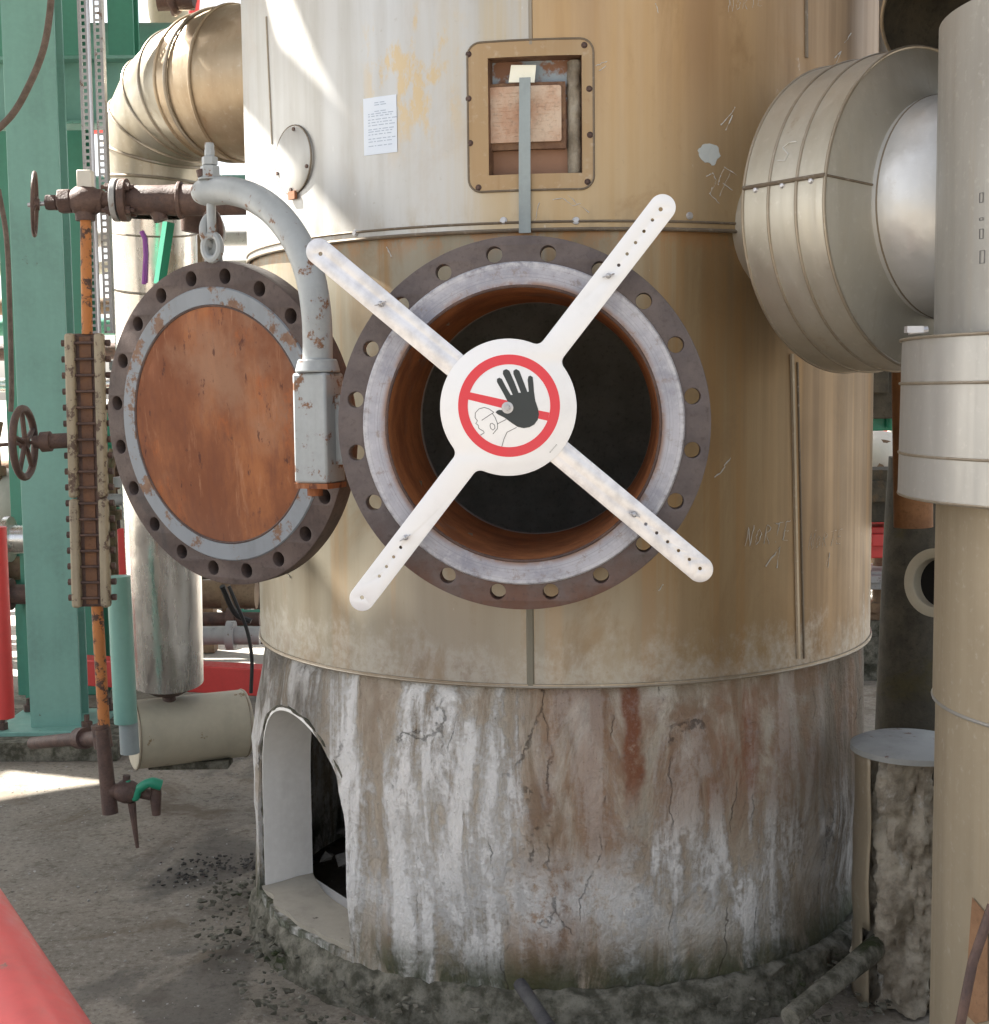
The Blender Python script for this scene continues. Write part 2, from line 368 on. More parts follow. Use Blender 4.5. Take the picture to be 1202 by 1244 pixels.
M_up, M_low, M_skirt, M_ground = jacket_upper(), jacket_lower(), fireproofing(), ground_mat()
M_flange = rusty('dark oxidised flange steel', (.082, .062, .058), (.125, .094, .084), (.065, .054, .055), .62)
M_mflange = None
def flange_mat():
    s = NT('flange steel with rust along the bottom'); x, y, z = s.xyz()
    a = s.noise(scale=9, det=8, rough=.65); b = s.noise(scale=70, det=5, rough=.7)
    c = s.mix(s.rng(a, .35, .66), (.098, .082, .083), (.145, .12, .115))
    c = s.mix(s.mul(s.rng(s.math('ADD', z, s.mul(s.math('SUBTRACT', a, .5), .5)), 1.26, 1.04), .65), c, (.17, .075, .04))
    c = s.mix(s.rng(b, .5, .75, 0, .5), c, (.06, .045, .04))
    return s.out(c, .6, .1, s.bump(s.math('ADD', a, s.mul(b, .6)), .6, .004), .3)
M_mflange = flange_mat()
def gasket_mat():
    s = NT('turned gasket face'); 
    dd = s.n('ShaderNodeVectorMath', operation='DISTANCE'); s.put(dd.inputs[0], s.p); dd.inputs[1].default_value = tuple(at(635, 516, 2.95)); r_ = dd.outputs['Value']
    gr = s.noise(s.mul(r_, 900), scale=1, det=2); a = s.noise(scale=7, det=8, rough=.7); b = s.noise(scale=38, det=8, rough=.75); g2 = s.noise(s.mul(r_, 160), scale=1, det=3)
    c = s.mix(s.rng(a, .34, .62), (.27, .275, .33), (.44, .44, .49)); c = s.mix(s.rng(b, .52, .68, 0, .5), c, (.58, .58, .62))
    c = s.mix(s.rng(g2, .50, .62, 0, .35), c, (.20, .195, .22)); c = s.mix(s.rng(b, .46, .34, 0, .6), c, (.22, .17, .14))
    c = s.mix(s.mul(s.rng(r_, .330, .3495, 0, .8), s.rng(b, .40, .60)), c, (.60, .60, .62)); c = s.mix(s.mul(s.rng(r_, .315, .300, 0, .9), s.rng(a, .40, .56)), c, (.24, .13, .08))
    return s.out(c, s.rng(b, .3, .7, .35, .6), .2, s.bump(s.math('ADD', gr, s.mul(b, .6)), .35, .002))
M_gasket = gasket_mat()
M_gasket2 = paint('worn grey sealing ring', (.22, .245, .275), .8, .55, .5, (.22, .11, .06))
def rustplate():
    s = NT('streaked rust scale'); x, y, z = s.xyz()
    a = s.noise(s.map((5, 5, 2.2)), scale=1, det=10, rough=.66, dist=.3); v = s.noise(s.map((30, 30, 5.5)), scale=1, det=9, rough=.68, dist=.4); p = s.noise(s.map((44, 44, 17), (3, 3, 3)), scale=1, det=7, rough=.65); f = s.noise(scale=85, det=7, rough=.75)
    c = s.mix(s.rng(a, .36, .64), (.34, .125, .045), (.19, .068, .032)); c = s.mix(s.rng(v, .48, .70, 0, .6), c, (.15, .055, .034))
    c = s.mix(s.rng(v, .44, .30, 0, .5), c, (.43, .215, .12)); c = s.mix(s.rng(s.noise(scale=2.6, det=6, rough=.6), .48, .66, 0, .7), c, (.31, .175, .11)); c = s.mix(s.rng(s.noise(s.map((1, 1, .6), (8, 1, 1)), scale=6, det=9, rough=.7), .55, .66, 0, .7), c, (.38, .11, .03))
    c = s.mix(s.rng(p, .60, .66, 0, .8), c, (.085, .03, .022)); c = s.mix(s.rng(f, .58, .75, 0, .6), c, (.13, .05, .03))
    c = s.mix(s.mul(s.rng(z, 1.32, 1.16, 0, .55), s.rng(a, .36, .55)), c, (.20, .085, .05))
    h = s.math('SUBTRACT', s.math('ADD', s.mul(a, .8), s.mul(f, .4)), s.mul(s.rng(p, .62, .68), .5))
    return s.out(c, s.rng(a, .3, .7, .6, .85), 0.0, s.bump(h, .5, .004), .3)
M_rust = rustplate()
M_bore = rusty('rusty bore', (.50, .21, .085), (.30, .12, .055), (.28, .18, .13), .8, .8, .7)
M_boreend = rusty('pale grey inner shell', (.55, .54, .50), (.68, .66, .62), None, .9)  # even pale grey, tuned so the interior reads grey
M_grey = paint('grey painted steel', (.35, .375, .385), .5, .45, .42, (.24, .11, .05), 1.6)
M_brownfit = rusty('brown rusted fittings', (.085, .056, .050), (.135, .085, .068), (.065, .05, .05), .55, 2.0, .8)
M_galv = paint('galvanised strut', (.36, .36, .36), .6, .35, .5, (.22, .15, .11), 2)
M_green = paint('sea green paint', (.19, .39, .335), .5, .14, .42, (.13, .09, .06))
M_green2 = paint('darker green paint', (.07, .27, .19), .3, .03, .4)
M_teal = paint('bright green paint', (.015, .24, .14), .4, .1, .4)
M_red = paint('red paint', (.62, .055, .05), .25, .06, .38)
M_redtube = paint('glossy red handrail paint', (.72, .13, .12), .4, .22, .35, (.45, .26, .2))
M_orange = paint('orange painted tube with rust', (.46, .17, .045), .6, .62, .6, (.10, .05, .035), 2)
M_cream = paint('cream weathered rails', (.36, .30, .21), .9, .55, .6, (.17, .11, .08), 2)
M_ss = sheet('brushed steel cladding', (.80, .79, .77), (.66, .65, .63), 1.0, .22, 1, .3, (.5, .46, .4), .1)
M_elbow = sheet('weathered aluminium elbow cladding', (.45, .42, .35), (.31, .27, .20), .65, .34, .9, .3, (.30, .19, .10), .5)
M_elbowb = sheet('brown tinted cladding', (.46, .37, .26), (.34, .25, .16), .7, .38, .9, .3, (.26, .13, .05), .5)
M_drum = sheet('grey beige aluminium cladding', (.52, .50, .44), (.42, .39, .32), .65, .36, .8, .3, (.32, .23, .14), .3, 2)
M_dome = sheet('pale aluminium dome', (.56, .555, .54), (.44, .435, .42), .6, .34, .6, .6, (.4, .35, .3), .15, 5)
M_duct = sheet('grey cladding of duct', (.34, .335, .315), (.27, .26, .24), .5, .42, .8, .25, (.34, .28, .2), .3, 4)
M_ductlow = sheet('tan cladding of duct', (.36, .305, .22), (.28, .23, .16), .4, .46, .9, .25, (.30, .22, .13), .35, 7)
M_collar = sheet('light collar cladding', (.40, .395, .375), (.34, .335, .315), .5, .40, .8, .2, (.42, .38, .3), .15, 9)
M_bead = sheet('seam bead', (.38, .34, .28), (.28, .23, .165), .6, .35, 1, .1)
M_darkbead = sheet('dark seam', (.22, .18, .13), (.14, .11, .08), .4, .5, 1, .1)
M_white = NT('white sign enamel'); 
_f = M_white.noise(scale=9, det=6, rough=.7); M_white = M_white.out(M_white.mix(M_white.rng(_f, .5, .75, 0, .22), (.86, .86, .87), (.60, .60, .60)), M_white.rng(_f, .3, .7, .3, .42), .15)
M_alu = NT('satin aluminium bar'); _f = M_alu.noise(M_alu.map((30, 30, 30)), scale=1, det=6)
M_alu = M_alu.out(M_alu.mix(M_alu.rng(_f, .35, .7), (.78, .77, .79), (.60, .59, .61)), .34, .55)
M_redp = NT('sign red'); _f = M_redp.noise(scale=22, det=5); M_redp = M_redp.out(M_redp.mix(_f, (.80, .035, .055), (.72, .06, .08)), .3)
M_black = NT('sign black'); M_black = M_black.out((.025, .033, .036), .35)
M_line = NT('sign line grey'); M_line = M_line.out((.10, .10, .11), .5)
M_dark = NT('painted hollow shade'); M_dark = M_dark.out((.012, .012, .012), .9)  # near black that stands for shade inside open holes
M_dark2 = rusty('dark mottled lining', (.05, .045, .035), (.10, .085, .06), (.16, .10, .05), .8)
M_chalk = NT('chalk'); M_chalk = M_chalk.out((.52, .51, .48), .9)
M_paper = NT('pale blue sheet'); _f = M_paper.noise(scale=14, det=5); M_paper = M_paper.out(M_paper.mix(_f, (.62, .70, .82), (.74, .79, .86)), .45)
M_ink = NT('faded ink'); M_ink = M_ink.out((.36, .43, .55), .6)
M_bolt = paint('bright bolt', (.52, .52, .54), .4, .2, .35, (.2, .12, .08), 3, .6)
M_strap = paint('blue grey strap', (.30, .35, .36), .5, .12, .5, (.25, .17, .1), 2)
M_inswhite = paint('white lining paint', (.82, .81, .78), .3, .03, .6, (.3, .25, .2))
M_sill = paint('dirty sill mortar', (.40, .37, .31), .6, .22, .8, (.10, .09, .07), 1.5)
M_conc = rusty('broken mossy concrete', (.06, .058, .042), (.20, .19, .155), (.035, .045, .018), .9, 2.4, 1.0)
M_wool = rusty('crumbling insulation wool', (.40, .36, .29), (.19, .16, .12), (.50, .49, .46), .95, 1.3, 1.2)
M_hose = rusty('brown hose', (.10, .075, .06), (.16, .12, .10), None, .6, 3, .3)
M_rubber = NT('black cable'); M_rubber = M_rubber.out((.02, .02, .022), .45)
M_purple = NT('purple marker'); M_purple = M_purple.out((.34, .08, .42), .5)
M_pipewht = paint('off white pipe', (.60, .57, .50), .45, .12, .5)
M_pipebrn = rusty('brown pipe', (.17, .11, .075), (.27, .19, .12), None, .7)
M_tank = paint('ivory drum', (.50, .46, .36), .35, .22, .5, (.30, .19, .08))
M_plateb = rusty('sunshade steel', (.16, .15, .14), (.22, .19, .17), None, .7)

# ------------------------------------------------------------------ ground
g = MB(); N_ = 60
xs = [-400, -120, -40, -14] + [-8 + 16 * i / 80 for i in range(81)] + [14, 40, 120, 400]
ys = [-400, -60, -12, -3] + [0 + 12 * i / 60 for i in range(61)] + [20, 50, 130, 500]
vs = [(x, y, (mn.noise(Vector((x * 1.3, y * 1.3, 0))) * .02 if abs(x) < 9 and -1 < y < 13 else 0)) for y in ys for x in xs]
nx = len(xs); g.add(vs, [(j * nx + i, j * nx + i + 1, (j + 1) * nx + i + 1, (j + 1) * nx + i) for j in range(len(ys) - 1) for i in range(nx - 1)])
tag(g.build('ground', M_ground), kind='structure')

# ------------------------------------------------------------------ PROCESS COLUMN
RU, RL, RS = .905, .896, .885
col = thing('process_column', (CX, CY, 0), 'huge tan stained cylindrical steel column with an open round manway and a plastered skirt', 'column')
AX = Mz(CX, CY)
zj = hit(640, 273, RU)[1]; zr = hit(642, 834, RS)[1]
# manway frame
mo = at(635, 516, 2.95); mn_ = Vector((-.080, -1, 0)).normalized(); MW = frame(mo, mn_)
mq = mo - mn_ * .22; mphi = math.atan2(-(mq.x - CX), -(mq.y - CY)); mz = mo.z
RF = .406
# hatch rectangle on the upper jacket
hp0, hz1 = hit(593, 71, RU); hp1, _ = hit(707, 71, RU); _, hz0 = hit(600, 213, RU)
hu = (hp0 - hp1) * RU; hpc = (hp0 + hp1) / 2; hzc = (hz0 + hz1) / 2; hh = hz1 - hz0
def jacket(name, r, z0, z1, mat, holes, step=.02, dz=.04):
    ps = [math.pi - 2 * math.pi * i / 220 for i in range(220)]; zs = [z0 + (z1 - z0) * i / max(1, round((z1 - z0) / dz)) for i in range(max(1, round((z1 - z0) / dz)) + 1)]
    for h in holes:
        if h[0] == 'rect':
            ps += [h[1], h[2]]; zs += [h[3], h[4]]
    ps = sorted(set(ps), reverse=True); zs = sorted(set(zs)); b = MB(); k = len(ps)
    for z in zs:
        for p in ps: b.v.append(pol(p, r, z))
    for j in range(len(zs) - 1):
        for i in range(k):
            i2 = (i + 1) % k; pc = (ps[i] + ps[i2]) / 2 if i2 else (ps[i] - math.pi) / 2 - .0; zc = (zs[j] + zs[j + 1]) / 2
            if not i2: pc = math.pi
            skip = False
            for h in holes:
                if h[0] == 'rect' and h[2] < pc < h[1] and h[3] < zc < h[4]: skip = True
                if h[0] == 'circ' and math.hypot((pc - h[1]) * r, zc - h[2]) < h[3]: skip = True
            if not skip: b.f.append((j * k + i, j * k + i2, (j + 1) * k + i2, (j + 1) * k + i))
    return b.build(name, mat, col)
jacket('upper_cladding', RU, zj - .012, 6.5, M_up, [('rect', hp0, hp1, hz0, hz1)])
jacket('lower_cladding', RL, zr, zj + .02, M_low, [('circ', mphi, mz, .315)])
b = MB(); b.lathe(AX, [(.0, zr + .01), (RL - .01, zr + .01)], 96); b.lathe(AX, [(0, 6.5), (RU, 6.5)], 96); b.build('end_plate', M_boreend, col)
b = MB(); b.ring(AX, RU + .002, .0045, zj - .012, 160); b.ring(AX, RU + .001, .003, zj + .006, 160); b.build('horizontal_joint', M_darkbead, col)
b = MB(); b.ring(AX, RL + .002, .0035, zr + .001, 160); b.lathe(AX, [(RL + .0005, zr), (RL + .004, zr), (RL + .004, zr + .008), (RL + .0005, zr + .008)], 160, closed=True); b.build('bottom_joint_ring', M_bead, col)
# bolts on the joint
for (px, py) in ((432, 283), (612, 268), (700, 268), (838, 262), (900, 272)):
    p, z = hit(px, py, RU); m = frame(pol(p, RU, z), pol(p, 1, 0) - pol(p, 0, 0)); b = MB(); b.hexn(m, .006, .006); b.ring(m, .007, .002, .001, 12, 6); b.build('screw', M_bolt, col)
# vertical seams (folded strips on the cladding)
def vseam(px0, py0, px1, py1, r, w, t, mat, name='vertical_seam', n=10):
    p0, z0 = hit(px0, py0, r); p1, z1 = hit(px1, py1, r); b = MB(); vs = []
    for i in range(n + 1):
        f = i / n; p = p0 + (p1 - p0) * f; z = z0 + (z1 - z0) * f
        for (du, dw) in ((-w / 2, -.001), (-w / 2 * .6, t), (w / 2 * .6, t), (w / 2, -.001)): vs.append(pol(p - du / r, r + dw, z))
    fs = [(i * 4 + k, i * 4 + k + 1, (i + 1) * 4 + k + 1, (i + 1) * 4 + k) for i in range(n) for k in range(3)]
    b.add(vs, fs); return b.build(name, mat, col, smooth=20)
vseam(643, -200, 645, 54, RU, .010, .004, M_bead); vseam(978, -200, 980, 70, RU, .010, .004, M_darkbead)
vseam(962, 430, 970, 800, RL, .012, .005, M_bead); vseam(969, 440, 977, 800, RL, .006, .003, M_darkbead)
vseam(644, 740, 645, 833, RL, .020, .004, paint('dull olive strip', (.20, .185, .14), .6, .4, .6), 'vertical_seam'); vseam(640, 232, 641, 272, RU, .008, .003, M_bead)
vseam(324, 20, 331, 175, RU, .007, .003, M_bead)
# skirt with arched opening
def skirt_mesh():
    z0, z1 = .06, zr; n = 26; prof = []
    for i in range(n + 1):
        z = z0 + (z1 - z0) * i / n; f = (z1 - z) / (z1 - z0); prof.append((RS - .012 + .032 * min(1, f * 2.6) ** .7, z))
    prof += [(.83, z1), (.83, z0)]
    b = MB(); b.lathe(AX, prof, 260, closed=True); me = b.mesh()
    o = bpy.data.objects.new('t', me); COL.objects.link(o)
    c = MB(); a = archpts(.275, .128, ARCH_S, 28); k = len(a)
    for s_ in (-.5, .3): c.v += [ARC @ Vector((p[0], p[1], s_)) for p in a]
    c.f += [list(range(k))[::-1], [k + i for i in range(k)]] + [(i, (i + 1) % k, k + (i + 1) % k, k + i) for i in range(k)]
    cm = c.mesh(); co = bpy.data.objects.new('t2', cm); COL.objects.link(co)
    md = o.modifiers.new('b', 'BOOLEAN'); md.operation = 'DIFFERENCE'; md.object = co; md.solver = 'EXACT'
    dg = bpy.context.evaluated_depsgraph_get(); r = bpy.data.meshes.new_from_object(o.evaluated_get(dg))
    bpy.data.objects.remove(o); bpy.data.objects.remove(co)
    for v in r.vertices:
        d = Vector((v.co.x - CX, v.co.y - CY, 0)); rr = d.length
        if rr > .855 and v.co.z < zr - .01:
            q = Vector((v.co.x, v.co.y, v.co.z * .6)); a = mn.fractal(q * 5, 1, 2, 5) * .013 + mn.noise(q * 22) * .003 + mn.noise(q * 2.1) * .008
            v.co += d.normalized() * a + Vector((-.022 * min(1, (zr - v.co.z) / .3), 0, 0))
    return r
def archpts(r, z0, zs, n=28):
    pts = [(-r, z0), (r, z0)]
    for i in range(n + 1):
        a = math.pi * i / n; pts.append((r * math.cos(a), zs + (r + .01) * math.sin(a)))
    return pts
ARCH_S = .43
AP = R_(56); ao = pol(AP, .9, 0); ARC = frame(ao, pol(AP, 1, 0) - pol(AP, 0, 0))
sk = link_mesh('plastered_skirt', skirt_mesh(), M_skirt, col, smooth=45)
# sleeve
b = MB(); A0 = archpts(.275, .128, ARCH_S, 28); A1 = archpts(.269, .135, ARCH_S - .002, 28); k = len(A0)
def rim_s(p, extra): return math.sqrt(max(.0, (.9 + extra) ** 2 - p[0] ** 2)) - .9
for (A, inner) in ((A0, False), (A1, True)):
    b.v += [ARC @ Vector((p[0], p[1], rim_s(p, .008))) for p in A]; b.v += [ARC @ Vector((p[0], p[1], rim_s(p, -.135))) for p in A]
for i in range(k):
    j = (i + 1) % k
    b.f += [(i, j, k + j, k + i), (2 * k + i, 3 * k + i, 3 * k + j, 2 * k + j), (i, 2 * k + i, 2 * k + j, j), (k + i, k + j, 3 * k + j, 3 * k + i)]
b.build('opening_sleeve', M_inswhite, col, smooth=35)
b = MB(); nx_ = 20
top = []
for i in range(nx_ + 1):
    x = -.268 + .536 * i / nx_; jag = mn.noise(Vector((x * 14, 3, 0))) * .02
    for s_ in (rim_s((x, 0), .012) + jag, rim_s((x, 0), .0) + jag * .5, rim_s((x, 0), -.04), rim_s((x, 0), -.09), rim_s((x, 0), -.135)):
        top.append(ARC @ Vector((x, .147 + mn.noise(Vector((x * 9, s_ * 9, 1))) * .008, s_)))
    top.append(ARC @ Vector((x, .120 + jag, rim_s((x, 0), .002) + jag)))
    
for i in range(nx_):
    o = i * 6; q = o + 6
    b.f += [(o + j, o + j + 1, q + j + 1, q + j) for j in range(4)] + [(o, q, q + 5, o + 5)]
b.v = top; b.build('opening_sill', M_sill, col, smooth=60)
# ragged crust round the arch edge
b = MB(); pts = []
for i in range(90):
    f = i / 89; a = A0[2:] ; L = len(a) - 1
    if f < .28: p = (.278, .14 + (ARCH_S - .14) * f / .28)
    elif f > .72: p = (-.278, .14 + (ARCH_S - .14) * (1 - f) / .28)
    else:
        t = math.pi * (f - .28) / .44; p = (.278 * math.cos(t), ARCH_S + .288 * math.sin(t))
    w = Vector((p[0], p[1], rim_s(p, .006))); pts.append(ARC @ (w + mn.noise_vector(w * 30) * .005))
b.tube(pts, [.0045 + .004 * mn.noise(p * 60) for p in pts], 7); b.build('crumbled_edge', M_conc, col)
# plinth
b = MB(); prof = []
n = 200; vs = []
prof = [(.84, .08), (.90, .116), (.922, .108), (.936, .08), (.944, .04), (.955, -.03)]
prof = [(prof[i][0] + (prof[i + 1][0] - prof[i][0]) * t / 5, prof[i][1] + (prof[i + 1][1] - prof[i][1]) * t / 5) for i in range(len(prof) - 1) for t in range(5)]
b.lathe(AX, prof, 420)
for v in b.v:
    d = Vector((v.x - CX, v.y - CY, 0)); q = v * 9; am = .014 * mn.fractal(q * 2.2, 1, 2, 6); v += d.normalized() * am + Vector((0, 0, mn.noise(v * 26) * .010))
b.build('broken_plinth', M_conc, col, smooth=70)
# inner floor rubble, seen through the arch
b = MB()
for i in range(420):
    a = random.uniform(0, 6.3); r = random.uniform(0, .75); c = Vector((CX + r * math.cos(a), CY + r * math.sin(a), random.uniform(.03, .16))); s_ = random.uniform(.012, .045)
    pts = [c + Vector((random.uniform(-1, 1), random.uniform(-1, 1), random.uniform(-.4, .8))) * s_ for _ in range(12)]
    bm = bmesh.new(); [bm.verts.new(p) for p in pts]; bmesh.ops.convex_hull(bm, input=bm.verts); bm.verts.ensure_lookup_table(); bm.verts.index_update()
    b.add([v.co.copy() for v in bm.verts], [[v.index for v in f.verts] for f in bm.faces]); bm.free()
tag(b.build('rubble', rusty('grey rubble', (.20, .19, .17), (.36, .34, .31), None), smooth=0), 'dark rubble on the floor inside the skirt opening', 'rubble', kind='stuff')

# ---- manway nozzle
b = MB(); b.lathe(MW, [(.297, -.004), (.299, -.30), (.299, -.57), (.325, -.57), (.325, -.05), (.31, -.05)], 96); b.build('manway_bore', M_bore, col, smooth=50)
b = MB(); b.lathe(MW, [(.30, -.565), (.30, -.61), (.45, -.61)], 96); b.build('inner_lip', M_boreend, col)
holes = [circ(.9135 * RF * math.sin(R_(9 + 18 * i)), .9135 * RF * math.cos(R_(9 + 18 * i)), .0175, 20) for i in range(20)]
plate_obj('manway_flange', [circ(0, 0, RF, 128), circ(0, 0, .3005, 96)] + holes, .046, MW, M_mflange, col, .0015, -.052)
b = MB(); b.lathe(MW, [(.297, -.02), (.2975, -.001), (.300, .0005), (.347, .001), (.350, -.002), (.351, -.0065)], 128); b.build('gasket_face', M_gasket, col, smooth=30)
b = MB(); b.lathe(AX, [(.885, zr + .015), (.885, 3.0), (0, 3.0)], 60, a0=R_(-35), a1=R_(215)); b.build('inner_shell', M_boreend, col)
b = MB(); b.ring(MW, .298, .0035, 0, 96); b.build('bore_edge_bead', M_brownfit, col)

# ---- hatch
HM = (hpc, hzc)
def bplate(name, outl, th, z0, mat, r=RU, c=HM, bev=0, parent=col, label=None):
    me = plate(outl, th, bev); me.transform(Matrix.Translation((0, 0, z0))); bend(me, c[0], c[1], r)
    return link_mesh(name, me, mat, parent, smooth=30, label=label)
def rrect(x0, x1, y0, y1, r, n=6):
    P = []
    for (cx, cy, a) in ((x1 - r, y1 - r, 0), (x0 + r, y1 - r, 90), (x0 + r, y0 + r, 180), (x1 - r, y0 + r, 270)):
        P += [(cx + r * math.cos(R_(a + 90 * i / n)), cy + r * math.sin(R_(a + 90 * i / n))) for i in range(n + 1)]
    return P
hw, hv = hu / 2, hh / 2
out_ = rrect(-hw - .048, hw + .026, -hv - .036, hv + .036, .03)
M_hframe = sheet('hatch frame sheet', (.48, .40, .28), (.38, .26, .14), .35, .45, 1.3, .3, (.24, .12, .05), .8)
fr = bplate('hatch_frame', [out_, [(-hw, -hv), (hw, -hv), (hw, hv), (-hw, hv)]], .0035, 0, M_hframe)
b = MB(); pth = []
for i, p in enumerate(out_):
    q = out_[(i + 1) % len(out_)]; n = max(1, int(math.dist(p, q) / .02))
    for j in range(n): pth.append(pol(hpc - (p[0] + (q[0] - p[0]) * j / n) / RU, RU + .003, hzc + p[1] + (q[1] - p[1]) * j / n))
b.tube(pth, .0026, 8, closed=True); b.build('rim_bead', M_darkbead, fr); WO['rim_bead'] = WO[col.name]
for (px, py) in ((570, 66), (570, 120), (572, 174), (582, 228), (710, 55), (716, 108), (717, 164), (714, 221)):
    p, z = hit(px, py, RU); m = frame(pol(p, RU + .0035, z), pol(p, 1, 0) - pol(p, 0, 0)); b = MB(); b.lathe(m, [(0, .004), (.004, .0035), (.0058, 0)], 12); b.ring(m, .0062, .0012, 0, 12, 6); b.build('rivet', M_brownfit, fr); 
M_hback = NT('mottled blue and rust shell'); _s = M_hback; _a = _s.noise(scale=14, det=7, rough=.6)
_zz = _s.xyz()[2]; _c = _s.mix(_s.rng(_a, .50, .58), (.30, .36, .41), (.24, .12, .07)); _c = _s.mix(_s.rng(_zz, 2.22, 2.14), _c, _s.mix(_a, (.34, .20, .13), (.24, .12, .07)))
M_hback = _s.out(_c, .7, 0.0, _s.bump(_a, .5, .004))
DEP = -.045
bplate('recess_back', [[(-hw - .01, -hv - .01), (hw + .01, -hv - .01), (hw + .01, hv + .01), (-hw - .01, hv + .01)]], .004, DEP - .004, M_hback)
M_recess = rusty('recess edge', (.16, .09, .06), (.25, .15, .09), None, .8, 2)
for (o_) in ([(-hw - .004, -hv - .004), (-hw, -hv - .004), (-hw, hv + .004), (-hw - .004, hv + .004)], [(hw, -hv - .004), (hw + .004, -hv - .004), (hw + .004, hv + .004), (hw, hv + .004)],
           [(-hw, hv), (hw, hv), (hw, hv + .004), (-hw, hv + .004)], [(-hw, -hv - .004), (hw, -hv - .004), (hw, -hv), (-hw, -hv)]):
    bplate('recess_wall', [o_], -DEP + .001, DEP, M_recess)
M_nplate = rusty('rust washed name plate', (.62, .49, .38), (.50, .30, .20), (.66, .58, .46), .6, 1.3, .3)
npx = lambda px, py: (lambda h: (-(h[0] - hpc) * RU, h[1] - hzc))(hit(px, py, RU - .03))
a0, a1 = npx(596, 175), npx(682, 104)
npl = bplate('name_plate', [rrect(a0[0], a1[0], a0[1], a1[1], .006)], .006, -.026, M_nplate)
random.seed(3)
for k in range(13):                       # embossed dotted rows (worn away lettering)
    y = a1[1] - .014 - k * (a1[1] - a0[1] - .028) / 12
    b = MB()
    x = a0[0] + .008
    while x < a1[0] - .008:
        L = random.uniform(.003, .012)
        if random.random() < .55:
            b.box((0, 0, 0), (.0001, .0001, .0001)) if False else None
            c = pol(hpc - x / RU, RU - .0196, hzc + y); m = frame(c, pol(hpc, 1, 0) - pol(hpc, 0, 0)); b.box((0, 0, 0), (L, .0016, .0012), m)
        x += L + .003
    if b.v: b.build('embossed_line', M_nplate, npl)
b = MB(); b1 = npx(596, 180); b2 = npx(684, 99)
bplate('name_plate_bracket', [[(b1[0], b1[1] - .006), (b2[0] + .006, b1[1] - .006), (b2[0] + .006, b2[1]), (b1[0], b2[1])]], .018, -.045, M_recess)
bplate('yellow_tag', [[npx(619, 101), npx(650, 101), npx(652, 80), npx(622, 80)]], .004, -.024, paint('pale yellow tag', (.95, .94, .78), .05, .0, .3))
# insulation strip on the right in the recess
b = MB(); q0 = npx(690, 211); q1 = npx(706, 74); vs = []; nI = 34
for i in range(nI + 1):
    y = q0[1] + (q1[1] - q0[1]) * i / nI
    for j in range(7):
        f = j / 6; x = q0[0] + (q1[0] + .004 - q0[0]) * f; h = -.012 - .03 * abs(f * 2 - 1) ** 3 + mn.noise(Vector((x * 60, y * 60, 0))) * .007
        vs.append(pol(hpc - (x + mn.noise(Vector((y * 40, 2, j))) * .003) / RU, RU + h, hzc + y))
b.add(vs, [(i * 7 + j, i * 7 + j + 1, (i + 1) * 7 + j + 1, (i + 1) * 7 + j) for i in range(nI) for j in range(6)])
b.build('insulation_strip', M_wool, col, smooth=80)
# hanging strap
s0, s1 = hit(638, 94, RU + .008), hit(638, 283, RU + .008); b = MB(); vs = []
for i in range(17):
    f = i / 16; p = s0[0] + (s1[0] - s0[0]) * f; z = s0[1] + (s1[1] - s0[1]) * f; w = .0125 + .001 * f; lift = .006 + .006 * math.sin(f * 3)
    for (du, dw) in ((-w, lift), (-w, lift + .004), (w, lift + .004), (w, lift)): vs.append(pol(p - du / RU, RU + dw, z))
b.add(vs, [(i * 4 + k, i * 4 + (k + 1) % 4, (i + 1) * 4 + (k + 1) % 4, (i + 1) * 4 + k) for i in range(16) for k in range(4)] + [(3, 2, 1, 0), (64, 65, 66, 67)])
b.build('hanging_strap', M_strap, col, smooth=30)
# round cap on the left
p, z = hit(357, 194, RU); m = frame(pol(p, RU, z), pol(p, 1, 0) - pol(p, 0, 0)); b = MB()
b.lathe(m, [(0, .006), (.080, .005), (.083, .003), (.084, -.012)], 48); cp = b.build('round_cap', M_up, col)
b = MB(); b.ring(m, .0835, .0022, .002, 48); b.build('cap_rim', M_darkbead, cp)
for a in (80, 200, 265, 340):
    b = MB(); b.hexn(m @ Matrix.Translation((.074 * math.cos(R_(a)), .074 * math.sin(R_(a)), .004)), .005, .005); b.build('screw', M_brownfit, cp)
b = MB(); b.box((0, -.088, .006), (.03, .02, .008), m); b.build('clip', M_rust, cp)
# shallow round boss behind the drum, right
# notice sheet
c0 = hit(462, 152, RU); u0, v0 = hit(443, 189, RU), hit(482, 114, RU); sw = (u0[0] - v0[0]) * RU / 2; sh = (v0[1] - u0[1]) / 2
ns = bplate('notice_sheet', [[(-sw, -sh), (sw, -sh), (sw, sh), (-sw, sh)]], .0006, .0008, M_paper, c=(c0[0], c0[1]))
random.seed(5)
for k, yy in enumerate((.80, .72, .50, .42, .34, .22, .12, .02, -.12, -.2, -.3, -.45, -.55, -.7)):
    x = -sw * (.7 if k > 2 else .3); pts = []; 
    while x < sw * (.75 if k > 2 else .35):
        L = random.uniform(.004, .016)
        me = plate([[(x, yy * sh - .0009), (x + L, yy * sh - .0009), (x + L, yy * sh + .0009), (x, yy * sh + .0009)]], .0003)
        me.transform(Matrix.Translation((0, 0, .0016))); bend(me, c0[0], c0[1], RU)
        bmx = MB(); bmx.add([v.co.copy() for v in me.vertices], [list(pp.vertices) for pp in me.polygons]); pts.append(bmx); x += L + .004
    B = MB()
    for q in pts: B.add(q.v, q.f)
    B.build('printed_line', M_ink, ns)
